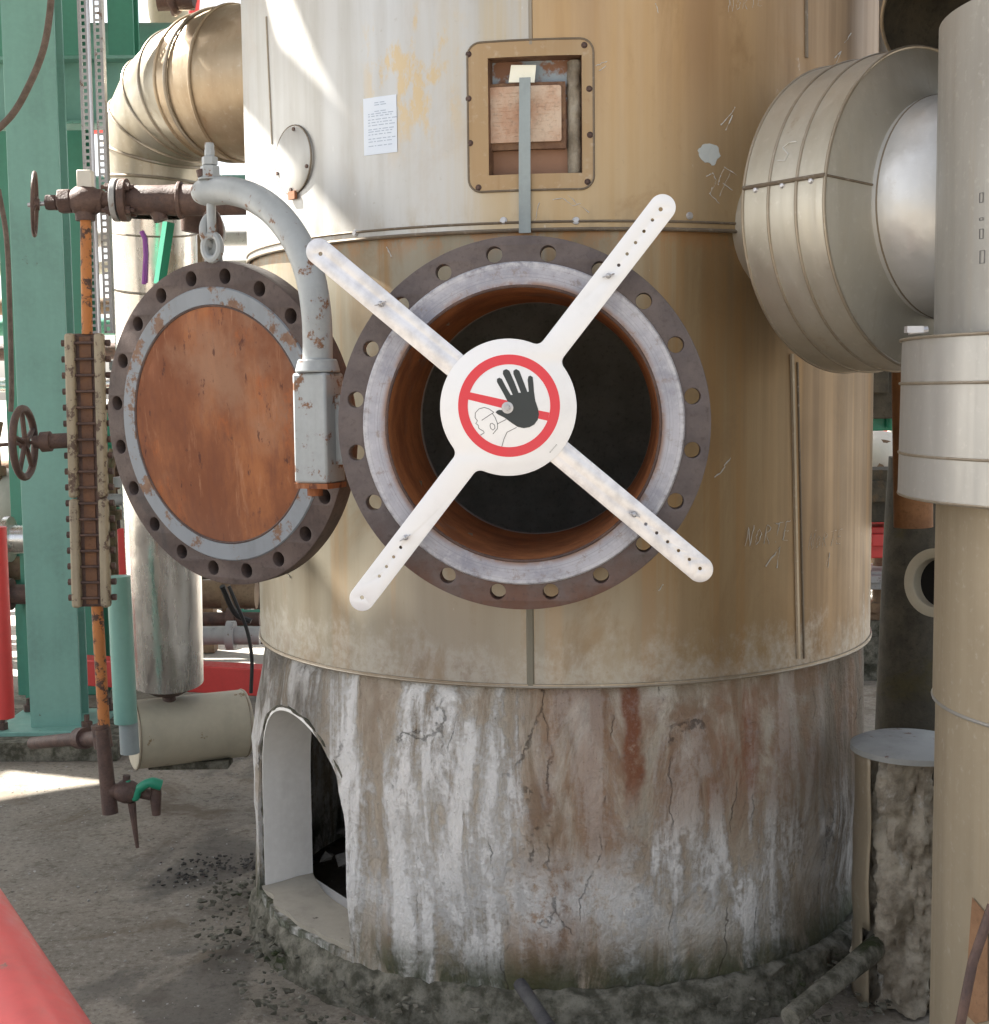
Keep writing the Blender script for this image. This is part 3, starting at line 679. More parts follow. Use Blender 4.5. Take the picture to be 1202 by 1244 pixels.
# chalk writing (strokes in photo pixels on the cladding)
def chalk(strokes, r, wd=.0016, mat=M_chalk, name='chalk_writing'):
    b = MB()
    for st in strokes:
        pts = [pol(*(lambda h: (h[0], r + .0006, h[1]))(hit(x, y, r))) for (x, y) in st]
        fine_ = []
        for i in range(len(pts) - 1):
            fine_ += [pts[i].lerp(pts[i + 1], t / 5) + Vector([random.gauss(0, .0007) for _ in range(3)]) for t in range(5)]
        fine_.append(pts[-1])
        b.tube(fine_, [wd * random.choice((.15, .35, .6, .8, .5)) for _ in fine_], 5)
    return b.build(name, mat, col)
def word(x, y, w, h, sl=.35):
    L = {'N': [[(0, 1), (.1, 0), (.6, 1), (.7, 0)]], 'O': [[(.3, .25), (.05, .6), (.2, .95), (.55, .8), (.6, .4), (.3, .25)]], 'R': [[(0, 1), (.1, .1)], [(.1, .1), (.6, .25), (.1, .55), (.6, 1)]],
         'T': [[(0, .12), (.8, .05)], [(.4, .1), (.3, 1)]], 'E': [[(.6, .05), (.1, .1), (0, .95), (.6, .95)], [(.05, .5), (.5, .5)]]}
    out = []
    for i, ch in enumerate('NORTE'):
        for st in L[ch]: out.append([(x + (i + px * .9) * w + (1 - py) * sl * w, y + py * h - i * 1.6) for (px, py) in st])
    return out
chalk(word(905, 638, 11.5, 26), RL, .0014); chalk([[(930, 688), (948, 664), (944, 690)]], RL, .0022)
chalk(word(982, 648, 8.5, 20), RL, .0007); chalk([[(1003, 688), (1008, 672), (1006, 690)]], RL, .001)
chalk([[(858, 214), (866, 210), (870, 218), (863, 236), (874, 247)], [(880, 203), (896, 213)], [(878, 222), (890, 231)], [(872, 225), (876, 213)]], RU, .0018)
chalk([[(862, 236), (880, 205)], [(874, 238), (888, 208)]], RU, .0008)
chalk(word(885, -2, 9, 16, .1), RU, .0009); chalk([[(797, 4), (800, 16)]], RU, .002)
chalk([[(876, 152), (890, 136), (893, 130)], [(882, 158), (890, 140)], [(1014, 70), (1022, 62), (1016, 76)], [(1026, 52), (1034, 40)]], RU, .0026)
chalk([[(724, 80), (732, 76), (738, 74)], [(728, 86), (736, 80)], [(672, 243), (684, 240), (696, 250), (706, 247)], [(690, 236), (700, 246), (716, 258)], [(655, 246), (652, 262), (650, 268)]], RU, .0016)
chalk([[(880, 566), (888, 556)], [(868, 580), (878, 572), (884, 560)], [(402, 312), (408, 330)], [(470, 300), (476, 312)], [(800, 718), (806, 710)], [(344, 690), (354, 702)]], RL, .0026)
def blotch(px, py, rx, ry, r, mat, name='paint_patch'):
    c = hit(px, py, r); pts = [(rx * math.cos(a) * (1 + .3 * mn.noise(Vector((math.cos(a) * 2, math.sin(a) * 2, px)))), ry * math.sin(a) * (1 + .3 * mn.noise(Vector((math.cos(a) * 3, math.sin(a) * 3, py))))) for a in [2 * math.pi * i / 28 for i in range(28)]]
    me = plate([pts], .0004); me.transform(Matrix.Translation((0, 0, .0004))); bend(me, c[0], c[1], r); return link_mesh(name, me, mat, col)
M_blotch = paint('grey putty', (.46, .50, .50), .4, .0, .6)
blotch(862, 186, .027, .022, RU, M_blotch); blotch(866, 190, .012, .02, RU + .0006, M_blotch)
# nozzle reinforcement pad shadow-grey, right
b = MB()

# ---- cover plate of the manway
cc = at(266, 517, 3.41); cn = Vector((-.55, -.835, -.065)).normalized(); CM = frame(cc, cn)
holes = [circ(.9135 * RF * math.sin(R_(9 + 18 * i)), .9135 * RF * math.cos(R_(9 + 18 * i)), .0185, 20) for i in range(20)]
cv = plate_obj('manway_cover', [circ(0, 0, RF, 128)] + holes, .05, CM, M_flange, col, .002, -.05)
b = MB(); b.lathe(CM, [(0, -.052), (RF * .965, -.052)], 96); b.build('hole_shade_disc', M_dark, cv)  # black disc behind the bolt holes, their shade put into its colour
b = MB(); b.lathe(CM, [(.300, .0005), (.301, .004), (.341, .004), (.344, .0005)], 128); b.build('sealing_ring', M_gasket2, cv)
b = MB(); b.lathe(CM, [(0, .006), (.25, .005), (.290, .0015), (.298, .0008)], 128); b.build('rusty_disc', M_rust, cv)
b = MB(); b.ring(CM, .2975, .003, .001, 128); b.build('disc_edge', M_brownfit, cv)
# lug + shackle on top of the cover
lp = CM @ Vector((-.0, RF + .02, -.025)); lm = frame(lp, cn)
b = MB(); b.box((0, 0, 0), (.05, .07, .02), lm); b.build('lug', M_grey, cv, bev=.006)
sh_top = at(257, 292, lp.y)
b = MB(); sm = frame(lp + Vector((0, 0, .052)), Vector((cn.y, -cn.x, 0)))
pts = [sm @ Vector((.030 * math.sin(a), .036 * math.cos(a), 0)) for a in [2 * math.pi * i / 24 for i in range(24)]]
b.tube(pts, .0115, 10, closed=True); b.build('shackle_ring', M_grey, cv)
b = MB(); sm2 = frame(lp + Vector((0, 0, .060)), cn); b.tube([sm2 @ Vector((.026 * math.sin(a), -.03 + .04 * math.cos(a) + .03, .0)) for a in [2 * math.pi * i / 20 for i in range(20)]], .009, 8, closed=True); b.build('chain_link', M_brownfit, cv)
# ---- davit
dv = [(386, 446, 3.10), (386, 410, 3.10), (384, 376, 3.10), (377, 335, 3.12), (362, 296, 3.15), (338, 262, 3.20), (310, 241, 3.27), (282, 232, 3.33), (262, 232, 3.37), (240, 234, 3.40)]
dp = catmull([at(*q) for q in dv], 5)
b = MB(); b.tube(dp, [.034] * (len(dp) - 3) + [.033, .030, .024], 22); da = b.build('davit_arm', M_grey, col, smooth=45)
ep = at(256, 232, 3.375)
bolt_m = Mz(ep.x, ep.y, ep.z)
b = MB(); b.tube([ep + Vector((0, 0, -.10)), ep + Vector((0, 0, .115))], .0115, 12); b.build('eye_bolt', M_grey, da)
b = MB(); b.hexn(bolt_m @ Mz(0, 0, .030), .024, .03); b.hexn(bolt_m @ Mz(0, 0, .062), .020, .02); b.lathe(bolt_m, [(0, .026), (.03, .026), (.03, .031), (0, .031)], 20); b.hexn(bolt_m @ Mz(0, 0, .084), .013, .015); b.build('nut', M_grey, da, bev=.002)
b = MB(); b.tube([ep + Vector((0, 0, -.135)) + Vector((.55 * 0 + .026 * math.sin(a) * .85, -.026 * math.sin(a) * .5, .030 * math.cos(a))) for a in [2 * math.pi * i / 20 for i in range(20)]], .010, 8, closed=True); b.build('eye', M_grey, da)
b = MB(); b.tube([at(246, 214, 3.37), at(244, 206, 3.37)], .012, 10); b.build('grease_nipple', M_brownfit, da)
# sleeve
sx = at(386, 446, 3.10); sb = at(389, 586, 3.10)
SM = frame(Vector((sx.x, sx.y, 0)), Vector((-.42, -.9, 0)))
b = MB(); b.tube([Vector((sx.x, sx.y, sx.z - .012)), Vector((sx.x, sx.y, sx.z + .018))], [.052, .044], 24); b.build('davit_collar', M_grey, col, bev=.004)
b = MB(); b.box((0, (sx.z - .013 + sb.z) / 2, 0), (.088, sx.z - .013 - sb.z, .080), SM); sv = b.build('davit_sleeve', M_grey, col, bev=.006)
b = MB(); b.tube([Vector((sx.x - .012, sx.y, sb.z + .01)), Vector((sx.x - .012, sx.y, sb.z - .03))], .018, 14); b.build('hinge_pin', M_rust, sv)
b = MB(); b.box((.0, sb.z - .006, 0), (.090, .012, .082), SM); b.build('sleeve_foot', M_rust, sv)
b = MB(); b.box((.058, (sx.z + sb.z) / 2 - .01, -.01), (.035, .16, .02), SM); b.build('sleeve_bracket', M_grey, sv, bev=.003)

# ------------------------------------------------------------------ BARRIER SIGN
so_ = at(617.5, 495, 2.885); SG = frame(so_, mn_)
bar = thing('no_entry_barrier', so_, 'white cross shaped barrier with a red no entry hand sign fixed over the open manway', 'barrier sign')
L2 = lambda px, py: Vector(plane_px(px, py, SG))
U = 83 / F * 2.885                          # disc radius
def capsule_arm(p, q, w):
    d = (q - p).normalized(); n = Vector((-d.y, d.x)); a = math.atan2(d.y, d.x)
    P = [q + Vector((math.cos(a + R_(t)), math.sin(a + R_(t)))) * w for t in range(-90, 91, 10)]
    P += [p + Vector((math.cos(a + math.pi + R_(t)), math.sin(a + math.pi + R_(t)))) * w for t in range(-90, 91, 10)]
    return [tuple(v) for v in P]
W_ = 15.8 / F * 2.885
TL, BR, TR, BL = L2(387, 305), L2(851, 692), L2(805, 252), L2(440, 727)
C0 = Vector((0, 0))
dtr = (TR - C0).normalized(); dbl = (BL - C0).normalized()
# back bar (straight) with adjustment holes
def dots(p0, p1, n, r): return [circ(*(p0.lerp(p1, i / max(1, n - 1))), r, 10) for i in range(n)]
h1 = dots(L2(785, 637), L2(838, 680), 5, .0036) + dots(L2(851, 691), L2(851, 691), 1, .004) + [circ(*L2(389, 308), .0045, 12)]
def poly_with_arm(dirn, tip, w):
    return
bb = capsule_arm(TL, BR, W_)
plate_obj('cross_bar', [bb] + h1, .003, SG, M_alu, bar, .0005, -.0065)
# front plate: disc + two arms with fillets as one outline
def plate_outline():
    P = []; specs = sorted([(math.atan2(dtr.y, dtr.x), TR, dtr), (math.atan2(dbl.y, dbl.x), BL, dbl)], key=lambda s: s[0])
    fr_ = .018
    def fillet(side, d, flip):
        n = Vector((-d.y, d.x)) * side           # arm side offset
        # fillet circle centre: offset W_+fr_ from the arm axis, distance U+fr_ from the centre
        h = W_ + fr_; l = math.sqrt((U + fr_) ** 2 - h * h); c = d * l + n * h
        a_arm = math.atan2(-n.y, -n.x); v = -c; a_d = math.atan2(v.y, v.x)
        df = (a_arm - a_d + math.pi) % (2 * math.pi) - math.pi
        pts = [c + Vector((math.cos(a_d + df * i / 6), math.sin(a_d + df * i / 6))) * fr_ for i in range(7)]
        return pts if not flip else pts[::-1]
    def angle(v): return math.atan2(v.y, v.x)
    for k, (a, tip, d) in enumerate(specs):
        f1 = fillet(-1, d, False); f2 = fillet(1, d, True)
        P += f1; P += [tip + Vector((math.cos(a + R_(t)), math.sin(a + R_(t)))) * W_ for t in range(-90, 91, 10)]; P += f2
        nx_d = specs[(k + 1) % 2][2]; e0 = angle(f2[-1]); e1 = angle(fillet(-1, nx_d, False)[0])
        df = (e1 - e0) % (2 * math.pi); P += [Vector((math.cos(e0 + df * i / 30), math.sin(e0 + df * i / 30))) * U for i in range(1, 30)]
    return [tuple(v) for v in P]
h2 = dots(L2(752, 322), L2(793, 267), 5, .0036) + [circ(*L2(803, 254), .0045, 12)] + dots(L2(487, 665), L2(461, 700), 4, .0036) + [circ(*L2(440, 726), .0045, 12)]
plate_obj('sign_plate', [plate_outline()] + h2, .003, SG, M_white, bar, .0005, -.003)
Z = lambda x, y: tuple(L2(520 + x / 6.01, 400 + y / 6.01))
rc = Z(592, 559); k6 = 1 / 6.01 / F * 2.885
plate_obj('red_ring', [circ(*rc, 372 * k6, 96), circ(*rc, 301 * k6, 96)], .0006, SG, M_redp, bar, 0, .0001)
hand = [(495, 606), (506, 594), (520, 588), (560, 592), (590, 575), (585, 530), (545, 455), (505, 385), (505, 362), (522, 353), (540, 362), (575, 430), (606, 480), (620, 478), (585, 400), (548, 325), (550, 302), (572, 290), (595, 302),
        (630, 380), (662, 463), (680, 463), (650, 385), (625, 325), (625, 302), (645, 290), (668, 303), (700, 385), (727, 457), (738, 455), (733, 410), (729, 368), (734, 345), (748, 338), (766, 348), (772, 400), (775, 450), (785, 520), (805, 580), (812, 620), (803, 660), (778, 695), (742, 715), (700, 722), (655, 712), (610, 682), (560, 645), (510, 620)]
bar0, bar1 = Vector((298, 487)), Vector((590, 560))
plate_obj('red_bar', [[Z(302, 458), Z(590, 522), Z(590, 587), Z(293, 512)]], .0004, SG, M_redp, bar, 0, .0001)
plate_obj('red_bar', [[Z(800, 590), Z(889, 608), Z(876, 668), Z(800, 650)]], .0004, SG, M_redp, bar, 0, .0001)
plate_obj('black_hand', [[Z(*p) for p in hand]], .0006, SG, M_black, bar, 0, .0003)
lines = [[(345, 645), (347, 610), (372, 582), (412, 570), (448, 582), (482, 606)], [(393, 665), (482, 606)], [(345, 645), (362, 668), (350, 688), (368, 700), (370, 720), (385, 732), (405, 742), (412, 755), (384, 773)], [(470, 612), (492, 645), (510, 690), (508, 725), (475, 764)],
         [(505, 692), (572, 658)], [(648, 716), (578, 752), (556, 800), (540, 858)], [(456, 690), (470, 685), (488, 700), (490, 722), (476, 736), (458, 722), (454, 700), (458, 688)]]
for i, st in enumerate(lines):
    plate_obj('figure_outline', [strip_poly([Z(*p) for p in st], 4.5 * k6)], .0003, SG, M_line, bar, 0, .0001 + .00003 * i)
b = MB(); m = SG @ Matrix.Translation((*Z(582, 572), .001)); b.lathe(m, [(.0125, 0), (.0125, .002), (.006, .0025)], 24); b.hexn(m @ Mz(0, 0, .002), .0062, .006); b.tube([m @ Vector((0, 0, -.02)), m @ Vector((0, 0, .013))], .003, 10); b.build('centre_bolt', M_bolt, bar)
for (px, py, a) in ((463, 369, 20), (739.5, 335, 15), (771, 625, -20), (493, 653, 30)):
    m = SG @ Matrix.Translation((*L2(px, py), .0)) @ Matrix.Rotation(R_(a), 4, 'Z'); b = MB(); b.lathe(m, [(.0062, 0), (.006, .006), (.0035, .009), (0, .009)], 14)
    for sgn in (-1, 1): b.box((sgn * .0085, 0, .009), (.009, .0024, .010), m)
    b.tube([m @ Vector((0, 0, -.03)), m @ Vector((0, 0, .014))], .0024, 8); b.build('wing_nut', M_bolt, bar, bev=.0008)
# small print (illegible at this size)
b = MB(); random.seed(9)
for (x0, y0, x1, y1, w) in ((892, 898, 946, 836, 12),):
    for i in range(9):
        t = i / 9; p = L2(520 + (x0 + (x1 - x0) * t) / 6.01, 400 + (y0 + (y1 - y0) * t) / 6.01); m = SG @ Matrix.Translation((p.x, p.y, .0003)) @ Matrix.Rotation(R_(50), 4, 'Z'); b.box((0, 0, 0), (.0008, .0032, .0004), m)
b.build('small_print', M_line, bar)
# hooks that hold the ends of the barrier against the flange rim
for p in (L2(463, 369), L2(739.5, 335), L2(771, 625), L2(493, 653)):
    m = SG @ Matrix.Translation((p.x, p.y, 0)); b = MB(); b.tube([m @ Vector((0, 0, -.006)), m @ Vector((0, 0, -.06))], .004, 8); b.box((0, 0, -.012), (.02, .02, .004), m); b.build('clamp_hook', M_bolt, bar)

# ------------------------------------------------------------------ RIGHT: insulated drum and dome
def seam_rings(m, lst, mat, parent, r=.0045, name='seam_bead'):
    for (h, R) in lst:
        b = MB(); b.ring(m, R, r, h, 96); b.build(name, mat, parent)
da_ = Vector((.60, -.80, 0)); dc = at(1128, 256, 3.0); DM = axis_m(dc, da_)
dr = thing('insulated_drum', dc, 'large grey beige drum shaped insulation casing with ring seams on the right of the column', 'insulation casing')
RD = .345
b = MB(); b.lathe(DM, [(.12, -.26), (RD - .004, -.227), (RD, -.222), (RD, -.001), (RD - .004, .0)], 128); b.build('drum_casing', M_drum, dr, smooth=30)
b = MB(); b.lathe(DM, [(RD - .004, 0), (.16, .055), (.14, .055)], 128); b.build('front_face', M_drum, dr)
seam_rings(DM, [(-.222, RD), (-.150, RD), (-.075, RD), (-.001, RD)], M_bead, dr, .0038)
b = MB(); b.tube([DM.translation - da_ * .7, DM.translation - da_ * .3], .17, 40); b.build('nozzle', M_drum, dr)
# horizontal joint of the casing with rivets
def dang(px, py):                         # angle on the drum for a pixel near its left flank
    best = None
    for i in range(720):
        a = math.pi * 2 * i / 720
        for h in (-.12,):
            p = DM @ Vector((RD * math.cos(a), RD * math.sin(a), h)); n = (p - (DM @ Vector((0, 0, h)))).normalized()
            if n.dot(CAMP - p) < 0: continue
            v = p - CAMP; d = v.dot(fw); y = PY - F * v.dot(up) / d
            e = abs(y - py)
            if best is None or e < best[0]: best = (e, a)
    return best[1]
ja = dang(960, 222)
def dpt(h, a, r=RD): return DM @ Vector((r * math.cos(a), r * math.sin(a), h))
b = MB(); b.tube([dpt(-.222, ja, RD + .002), dpt(0, ja, RD + .002)], .0045, 8); b.tube([dpt(.001, ja, RD - .003), dpt(.055, ja, .16)], .0025, 8); b.build('lap_joint', M_darkbead, dr)
for h in (-.187, -.113, -.037):
    m = axis_m(dpt(h, ja + .02), dpt(h, ja) - dpt(h, 0, 0)); b = MB(); b.lathe(m, [(0, .006), (.005, .004), (.007, 0)], 12); b.build('rivet', M_bolt, dr)
dm = thing('insulated_dome', dc + da_ * .05, 'smooth pale metal dome between the drum casing and the thick right duct', 'insulation dome')
b = MB(); b.lathe(DM, [(.235, .02), (.238, .045), (.232, .10), (.21, .155), (.175, .20), (.13, .235), (.07, .255), (0, .26)], 72); b.build('dome_shell', M_dome, dm, smooth=60)
b = MB(); b.ring(DM, .236, .003, .045, 72); b.build('dome_rim', M_darkbead, dm)
# chalk on the drum
def chalk3(pts, name, parent, wd=.0018):
    b = MB(); b.tube(pts, wd, 5); b.build(name, M_chalk, parent)
aN = dang(960, 185)
chalk3([dpt(-.165 + dh, aN + da2, RD + .001) for dh, da2 in ((.03, .05), (.05, .06), (.055, .02), (.035, -.03), (.05, -.06), (.07, -.055))] if dpt(-.2, aN + .1).z < dpt(-.2, aN).z else
       [dpt(-.165 + dh, aN - da2, RD + .001) for dh, da2 in ((.03, -.06), (.05, -.07), (.055, -.03), (.035, .03), (.05, .06), (.07, .055))], 'chalk_mark', dr)

# ------------------------------------------------------------------ RIGHT: vertical duct
dx, dy = 1.25, 2.6; DX = Mz(dx, dy); d_ = thing('vertical_duct', (dx, dy, 0), 'thick vertical clad duct with a wide pale collar at the right edge', 'duct')
def dz_(px, py, r):                       # height where the pixel ray meets the duct of radius r
    d = ray(px, py); o = CAMP - Vector((dx, dy, 0)); a = d.x**2 + d.y**2; b_ = 2 * (o.x * d.x + o.y * d.y); c = o.x**2 + o.y**2 - r * r
    q = max(b_ * b_ - 4 * a * c, 0); t = (-b_ - math.sqrt(q)) / (2 * a); p = o + d * t; return p.z, math.atan2(-p.x, -p.y)
zt = dz_(1190, 2, .372)[0]; zc1 = dz_(1150, 406, .44)[0]; zc0 = dz_(1201, 618, .44)[0]; zs_ = dz_(1180, 872, .372)[0]
b = MB(); b.lathe(DX, [(.392, zc1 - .02), (.392, zt)], 96); b.build('upper_cladding', M_duct, d_)
b = MB(); b.lathe(DX, [(.392, zt), (.30, zt + .01), (.30, 5.5)], 96); b.build('riser', M_elbowb, d_)
b = MB(); b.lathe(DX, [(.392, zc1 + .004), (.446, zc1), (.452, zc1 - .004), (.456, zc0 + .004), (.45, zc0), (.36, zc0 + .015)], 96); cl_ = b.build('collar', M_collar, d_, smooth=35)
for zz in (zc1 - .003, dz_(1150, 465, .44)[0], dz_(1150, 556, .44)[0], zc0 + .004):
    b = MB(); b.ring(DX, .4545, .003, zz, 96); b.build('collar_seam', M_bead, cl_)
b = MB(); b.lathe(DX, [(.376, 0), (.376, zs_)], 96); b.lathe(DX, [(.382, zs_), (.382, zc0 + .01)], 96); b.build('lower_cladding', M_ductlow, d_)
b = MB(); b.ring(DX, .381, .004, zs_, 96); b.build('horizontal_joint', M_duct, d_)
hc = at(1175, 22, 3.0); hm = axis_m(hc, Vector((-.30, -.62, -.72)))
rh = thing('rain_hood', hc, 'dark flared sheet metal hood at the top right corner beside the duct', 'hood')
b = MB(); b.lathe(hm, [(.175, 0), (.172, -.004), (.12, -.10), (.05, -.16), (.0, -.16)], 64); b.build('hood_lining', M_dark2, rh)  # inside given a darker brown than the shell
b = MB(); b.lathe(hm, [(.178, .001), (.176, -.006), (.124, -.104), (.055, -.166), (.0, -.166)], 64); b.ring(hm, .177, .004, .001, 64); b.build('hood_shell', M_elbowb, rh)
b = MB(); b.tube([hc + Vector((.06, .12, .12)), hc + Vector((.06, .12, 2))], .045, 20); b.build('hood_pipe', M_duct, rh)
b = MB(); b.tube([at(1092, -80, 3.5), at(1090, 80, 3.5)], .045, 28); tag(b.build('vent_pipe', M_duct, origin=at(1090, 80, 3.5)), 'short grey pipe behind the dark hood at the top right', 'pipe')
# stencil marks on duct
for (px, py, w_, h_) in ((1193, 240, 8, 12), (1193, 266, 8, 3), (1193, 284, 8, 12), (1194, 312, 10, 16)):
    z, p = dz_(px, py, .392); m = frame(Vector((dx - .393 * math.sin(p), dy - .393 * math.cos(p), z)), Vector((-math.sin(p), -math.cos(p), 0))); b = MB()
    w2, h2_ = w_ * .0006, h_ * .0007
    b.box((-w2, 0, 0), (.0008, 2 * h2_, .0008), m); b.box((w2, 0, 0), (.0008, 2 * h2_, .0008), m); b.box((0, h2_, .0004), (2 * w2, .0008, .0006), m); b.box((0, -h2_, .0004), (2 * w2, .0008, .0006), m)
    b.build('stencil_mark', M_line, d_)
# clip on collar
b = MB(); m = DX; p0 = at(1104, 403, 2.5); b.tube([p0, p0 + Vector((.035, 0, .004))], .006, 8); b.box(tuple(p0 + Vector((.01, 0, .004))), (.03, .02, .012)); b.build('clip', M_bolt, cl_)
# rusty plate on the lower duct
z, p = dz_(1190, 1150, .376)
b = MB(); vs = []
for (px, py) in ((1182, 1090), (1201, 1112), (1201, 1240), (1186, 1244), (1172, 1230)):
    z, p = dz_(px, py, .378); vs.append(Vector((dx - .379 * math.sin(p), dy - .379 * math.cos(p), z)))
b.add(vs, [(0, 1, 2, 3, 4)]); b.build('rust_patch', rusty('flaking rust', (.28, .16, .09), (.20, .11, .06), None), d_)
rp = [at(1166, 1250, 2.1), at(1182, 1170, 2.1), at(1206, 1100, 2.12)]
b = MB(); b.tube(rp, .008, 10); tag(b.build('leaning_bar', M_brownfit, origin=rp[0]), 'thin scratched metal bar leaning at the lower right corner', 'bar')

# brown pipe beside the collar + background right
b = MB(); b.tube([at(1107, 380, 3.9), at(1110, 640, 3.9)], .055, 24); tag(b.build('rusty_pipe', rusty('orange brown pipe', (.30, .15, .07), (.20, .10, .05), None), origin=at(1110, 640, 3.9)), 'short orange brown rusty pipe behind the pale collar', 'pipe')
pt = [at(1112, 900, 5.2), at(1110, 760, 5.2), at(1112, 640, 5.2), at(1120, 560, 5.2)]
b = MB(); b.tube(pt, [.15, .125, .115, .12], 28); tg = thing('dark_pedestal', pt[0], 'dark grimy pedestal in the gap between column and right duct', 'pedestal'); b.build('pedestal_body', rusty('dark grime', (.05, .045, .035), (.085, .075, .055), (.07, .06, .03), .8, 1, .6), tg, rough=.015)
om = frame(at(1136, 708, 4.6), Vector((-.75, -.65, .1))); b = MB(); b.lathe(om, [(.085, -.2), (.118, -.2), (.118, 0), (.092, 0), (.085, -.005), (.085, -.2)], 48); b2 = MB(); b2.lathe(om, [(0, -.05), (.0845, -.05)], 40)
peo = thing('pipe_end', om.translation, 'cream round pipe end peeking out beside the right duct', 'pipe'); b.build('pipe_wall', M_tank, peo); b2.build('bore_shade_disc', M_dark, peo)  # black disc inside the pipe paints the shade of its bore
if False: tag(None, 'cream round pipe end peeking out beside the right duct', 'pipe')

# broken insulated stub at lower right
sc = at(1108, 905, 3.35); st_ = thing('broken_stub', (sc.x, sc.y, 0), 'broken clad stub with crumbling insulation and blue grey lid beside the column base', 'stub')
z1_ = at(1100, 905, 3.35).z; STM = Mz(sc.x, sc.y)
M_lid = paint('blue grey lid', (.30, .31, .30), .9, .35, .6)
b = MB(); b.lathe(STM, [(0, z1_ + .012), (.13, z1_ + .010), (.150, z1_), (.150, z1_ - .014), (.145, z1_ - .014)], 48); b.build('lid', M_lid, st_)
b = MB(); vs = []; nA, nB = 40, 26
for j in range(nB + 1):
    for i in range(nA + 1):
        a = R_(150) + R_(250) * i / nA * 1.0; a = -a; edge = (z1_ - .01) * j / nB
        vs.append(Vector((sc.x + .14 * math.cos(a), sc.y + .14 * math.sin(a), edge)))
# cladding remnant: left side (facing the column) and the back only
keep = []
for j in range(nB):
    for i in range(nA):
        a = math.degrees(math.atan2(vs[j * (nA + 1) + i].y - sc.y, vs[j * (nA + 1) + i].x - sc.x)) % 360
        lim = 222 + 34 * mn.noise(Vector((j * .23, 0, 0))) + 10 * mn.noise(Vector((j * .9, 5, 0)))   # ragged limit, towards the camera
        if 60 < a < lim: keep.append((j * (nA + 1) + i, j * (nA + 1) + i + 1, (j + 1) * (nA + 1) + i + 1, (j + 1) * (nA + 1) + i))
b.add(vs, keep); o = b.build('torn_cladding', M_ductlow, st_, smooth=60, rough=.006); sdm = o.modifiers.new('s', 'SOLIDIFY'); sdm.thickness = .003
b = MB(); b.tube([Vector((sc.x, sc.y, 0)), Vector((sc.x, sc.y, z1_ - .02))], .088, 32); b.build('dark_core', M_dark2, st_)
b = MB(); vs = []; nA = 90; nB = 70
for j in range(nB + 1):
    z = (z1_ - .02) * j / nB
    for i in range(nA):
        a = 2 * math.pi * i / nA; q = Vector((math.cos(a) * 2.2, math.sin(a) * 2.2, z * 9)); r = .112 + .035 * mn.fractal(q, 1, 2, 5) + .012 * mn.noise(q * 6)
        ad = (math.degrees(a)) % 360
        if 292 + 18 * mn.noise(q * .7) < ad or ad < 60: r = .07
        vs.append(Vector((sc.x + r * math.cos(a), sc.y + r * math.sin(a), z)))
b.add(vs, [(j * nA + i, j * nA + (i + 1) % nA, (j + 1) * nA + (i + 1) % nA, (j + 1) * nA + i) for j in range(nB) for i in range(nA)]); b.build('crumbling_insulation', M_wool, st_, smooth=80)
# pipe on the ground at the right and a rod in front of the skirt
q = [at(960, 1236, 2.98), at(1010, 1196, 3.1), at(1068, 1148, 3.3)]; b = MB(); b.tube(q, [.022, .024, .030], 14); tag(b.build('ground_pipe', M_conc, origin=q[0], rough=.004, rscale=30), 'short dirty pipe lying on the ground right of the column base', 'pipe')
q = [at(632, 1196, 3.03), at(668, 1250, 2.85)]; b = MB(); b.tube(q, .016, 12); tag(b.build('loose_rod', rusty('dark rod', (.05, .05, .055), (.08, .08, .08), None), origin=q[0]), 'dark loose rod resting against the front of the column base', 'rod')
# debris
def rocks(n, fn, smin, smax):
    b = MB()
    for i in range(n):
        c = fn(); s_ = random.uniform(smin, smax) * random.uniform(.4, 1)
        bm = bmesh.new(); [bm.verts.new(c + Vector((random.uniform(-1, 1), random.uniform(-1, 1), random.uniform(-.3, .7))) * s_) for _ in range(14)]
        bmesh.ops.convex_hull(bm, input=bm.verts); bm.verts.index_update(); bm.verts.ensure_lookup_table()
        b.add([v.co.copy() for v in bm.verts], [[v.index for v in f.verts] for f in bm.faces if len(f.verts)]); bm.free()
    return b
random.seed(21)
def fbase():
    a = random.uniform(-1.7, 1.7); r = random.uniform(.93, 1.12); p = pol(a, r, .02 + max(0, (1.0 - r)) * .8); return p
tag(rocks(800, fbase, .003, .018).build('base_rubble', M_conc, smooth=0), 'crumbled concrete lying round the foot of the column', 'rubble', kind='stuff')
def fg():
    x = random.uniform(-2.6, 1.6); return Vector((x, random.uniform(2.4, 6.5), .006 + mn.noise(Vector((x, 0, 0))) * 0))
tag(rocks(3200, fg, .0015, .0065).build('grit', paint('pale grit', (.34, .33, .31), .5, .1, .9), smooth=0), 'pale grit and chips scattered over the dark ground', 'grit', kind='stuff')
def fd():
    t = random.random(); p = at(190 + 160 * t, 1072 - 25 * math.sin(t * 3), 4.2); return Vector((-1.05 + .45 * t + random.gauss(0, .03), 4.28 + random.gauss(0, .07) + .1 * t, .008))
tag(rocks(260, fd, .004, .012).build('dark_debris', rusty('black debris', (.03, .028, .025), (.07, .065, .06), None), smooth=0), 'dark crumbs swept into a line left of the column', 'debris', kind='stuff')

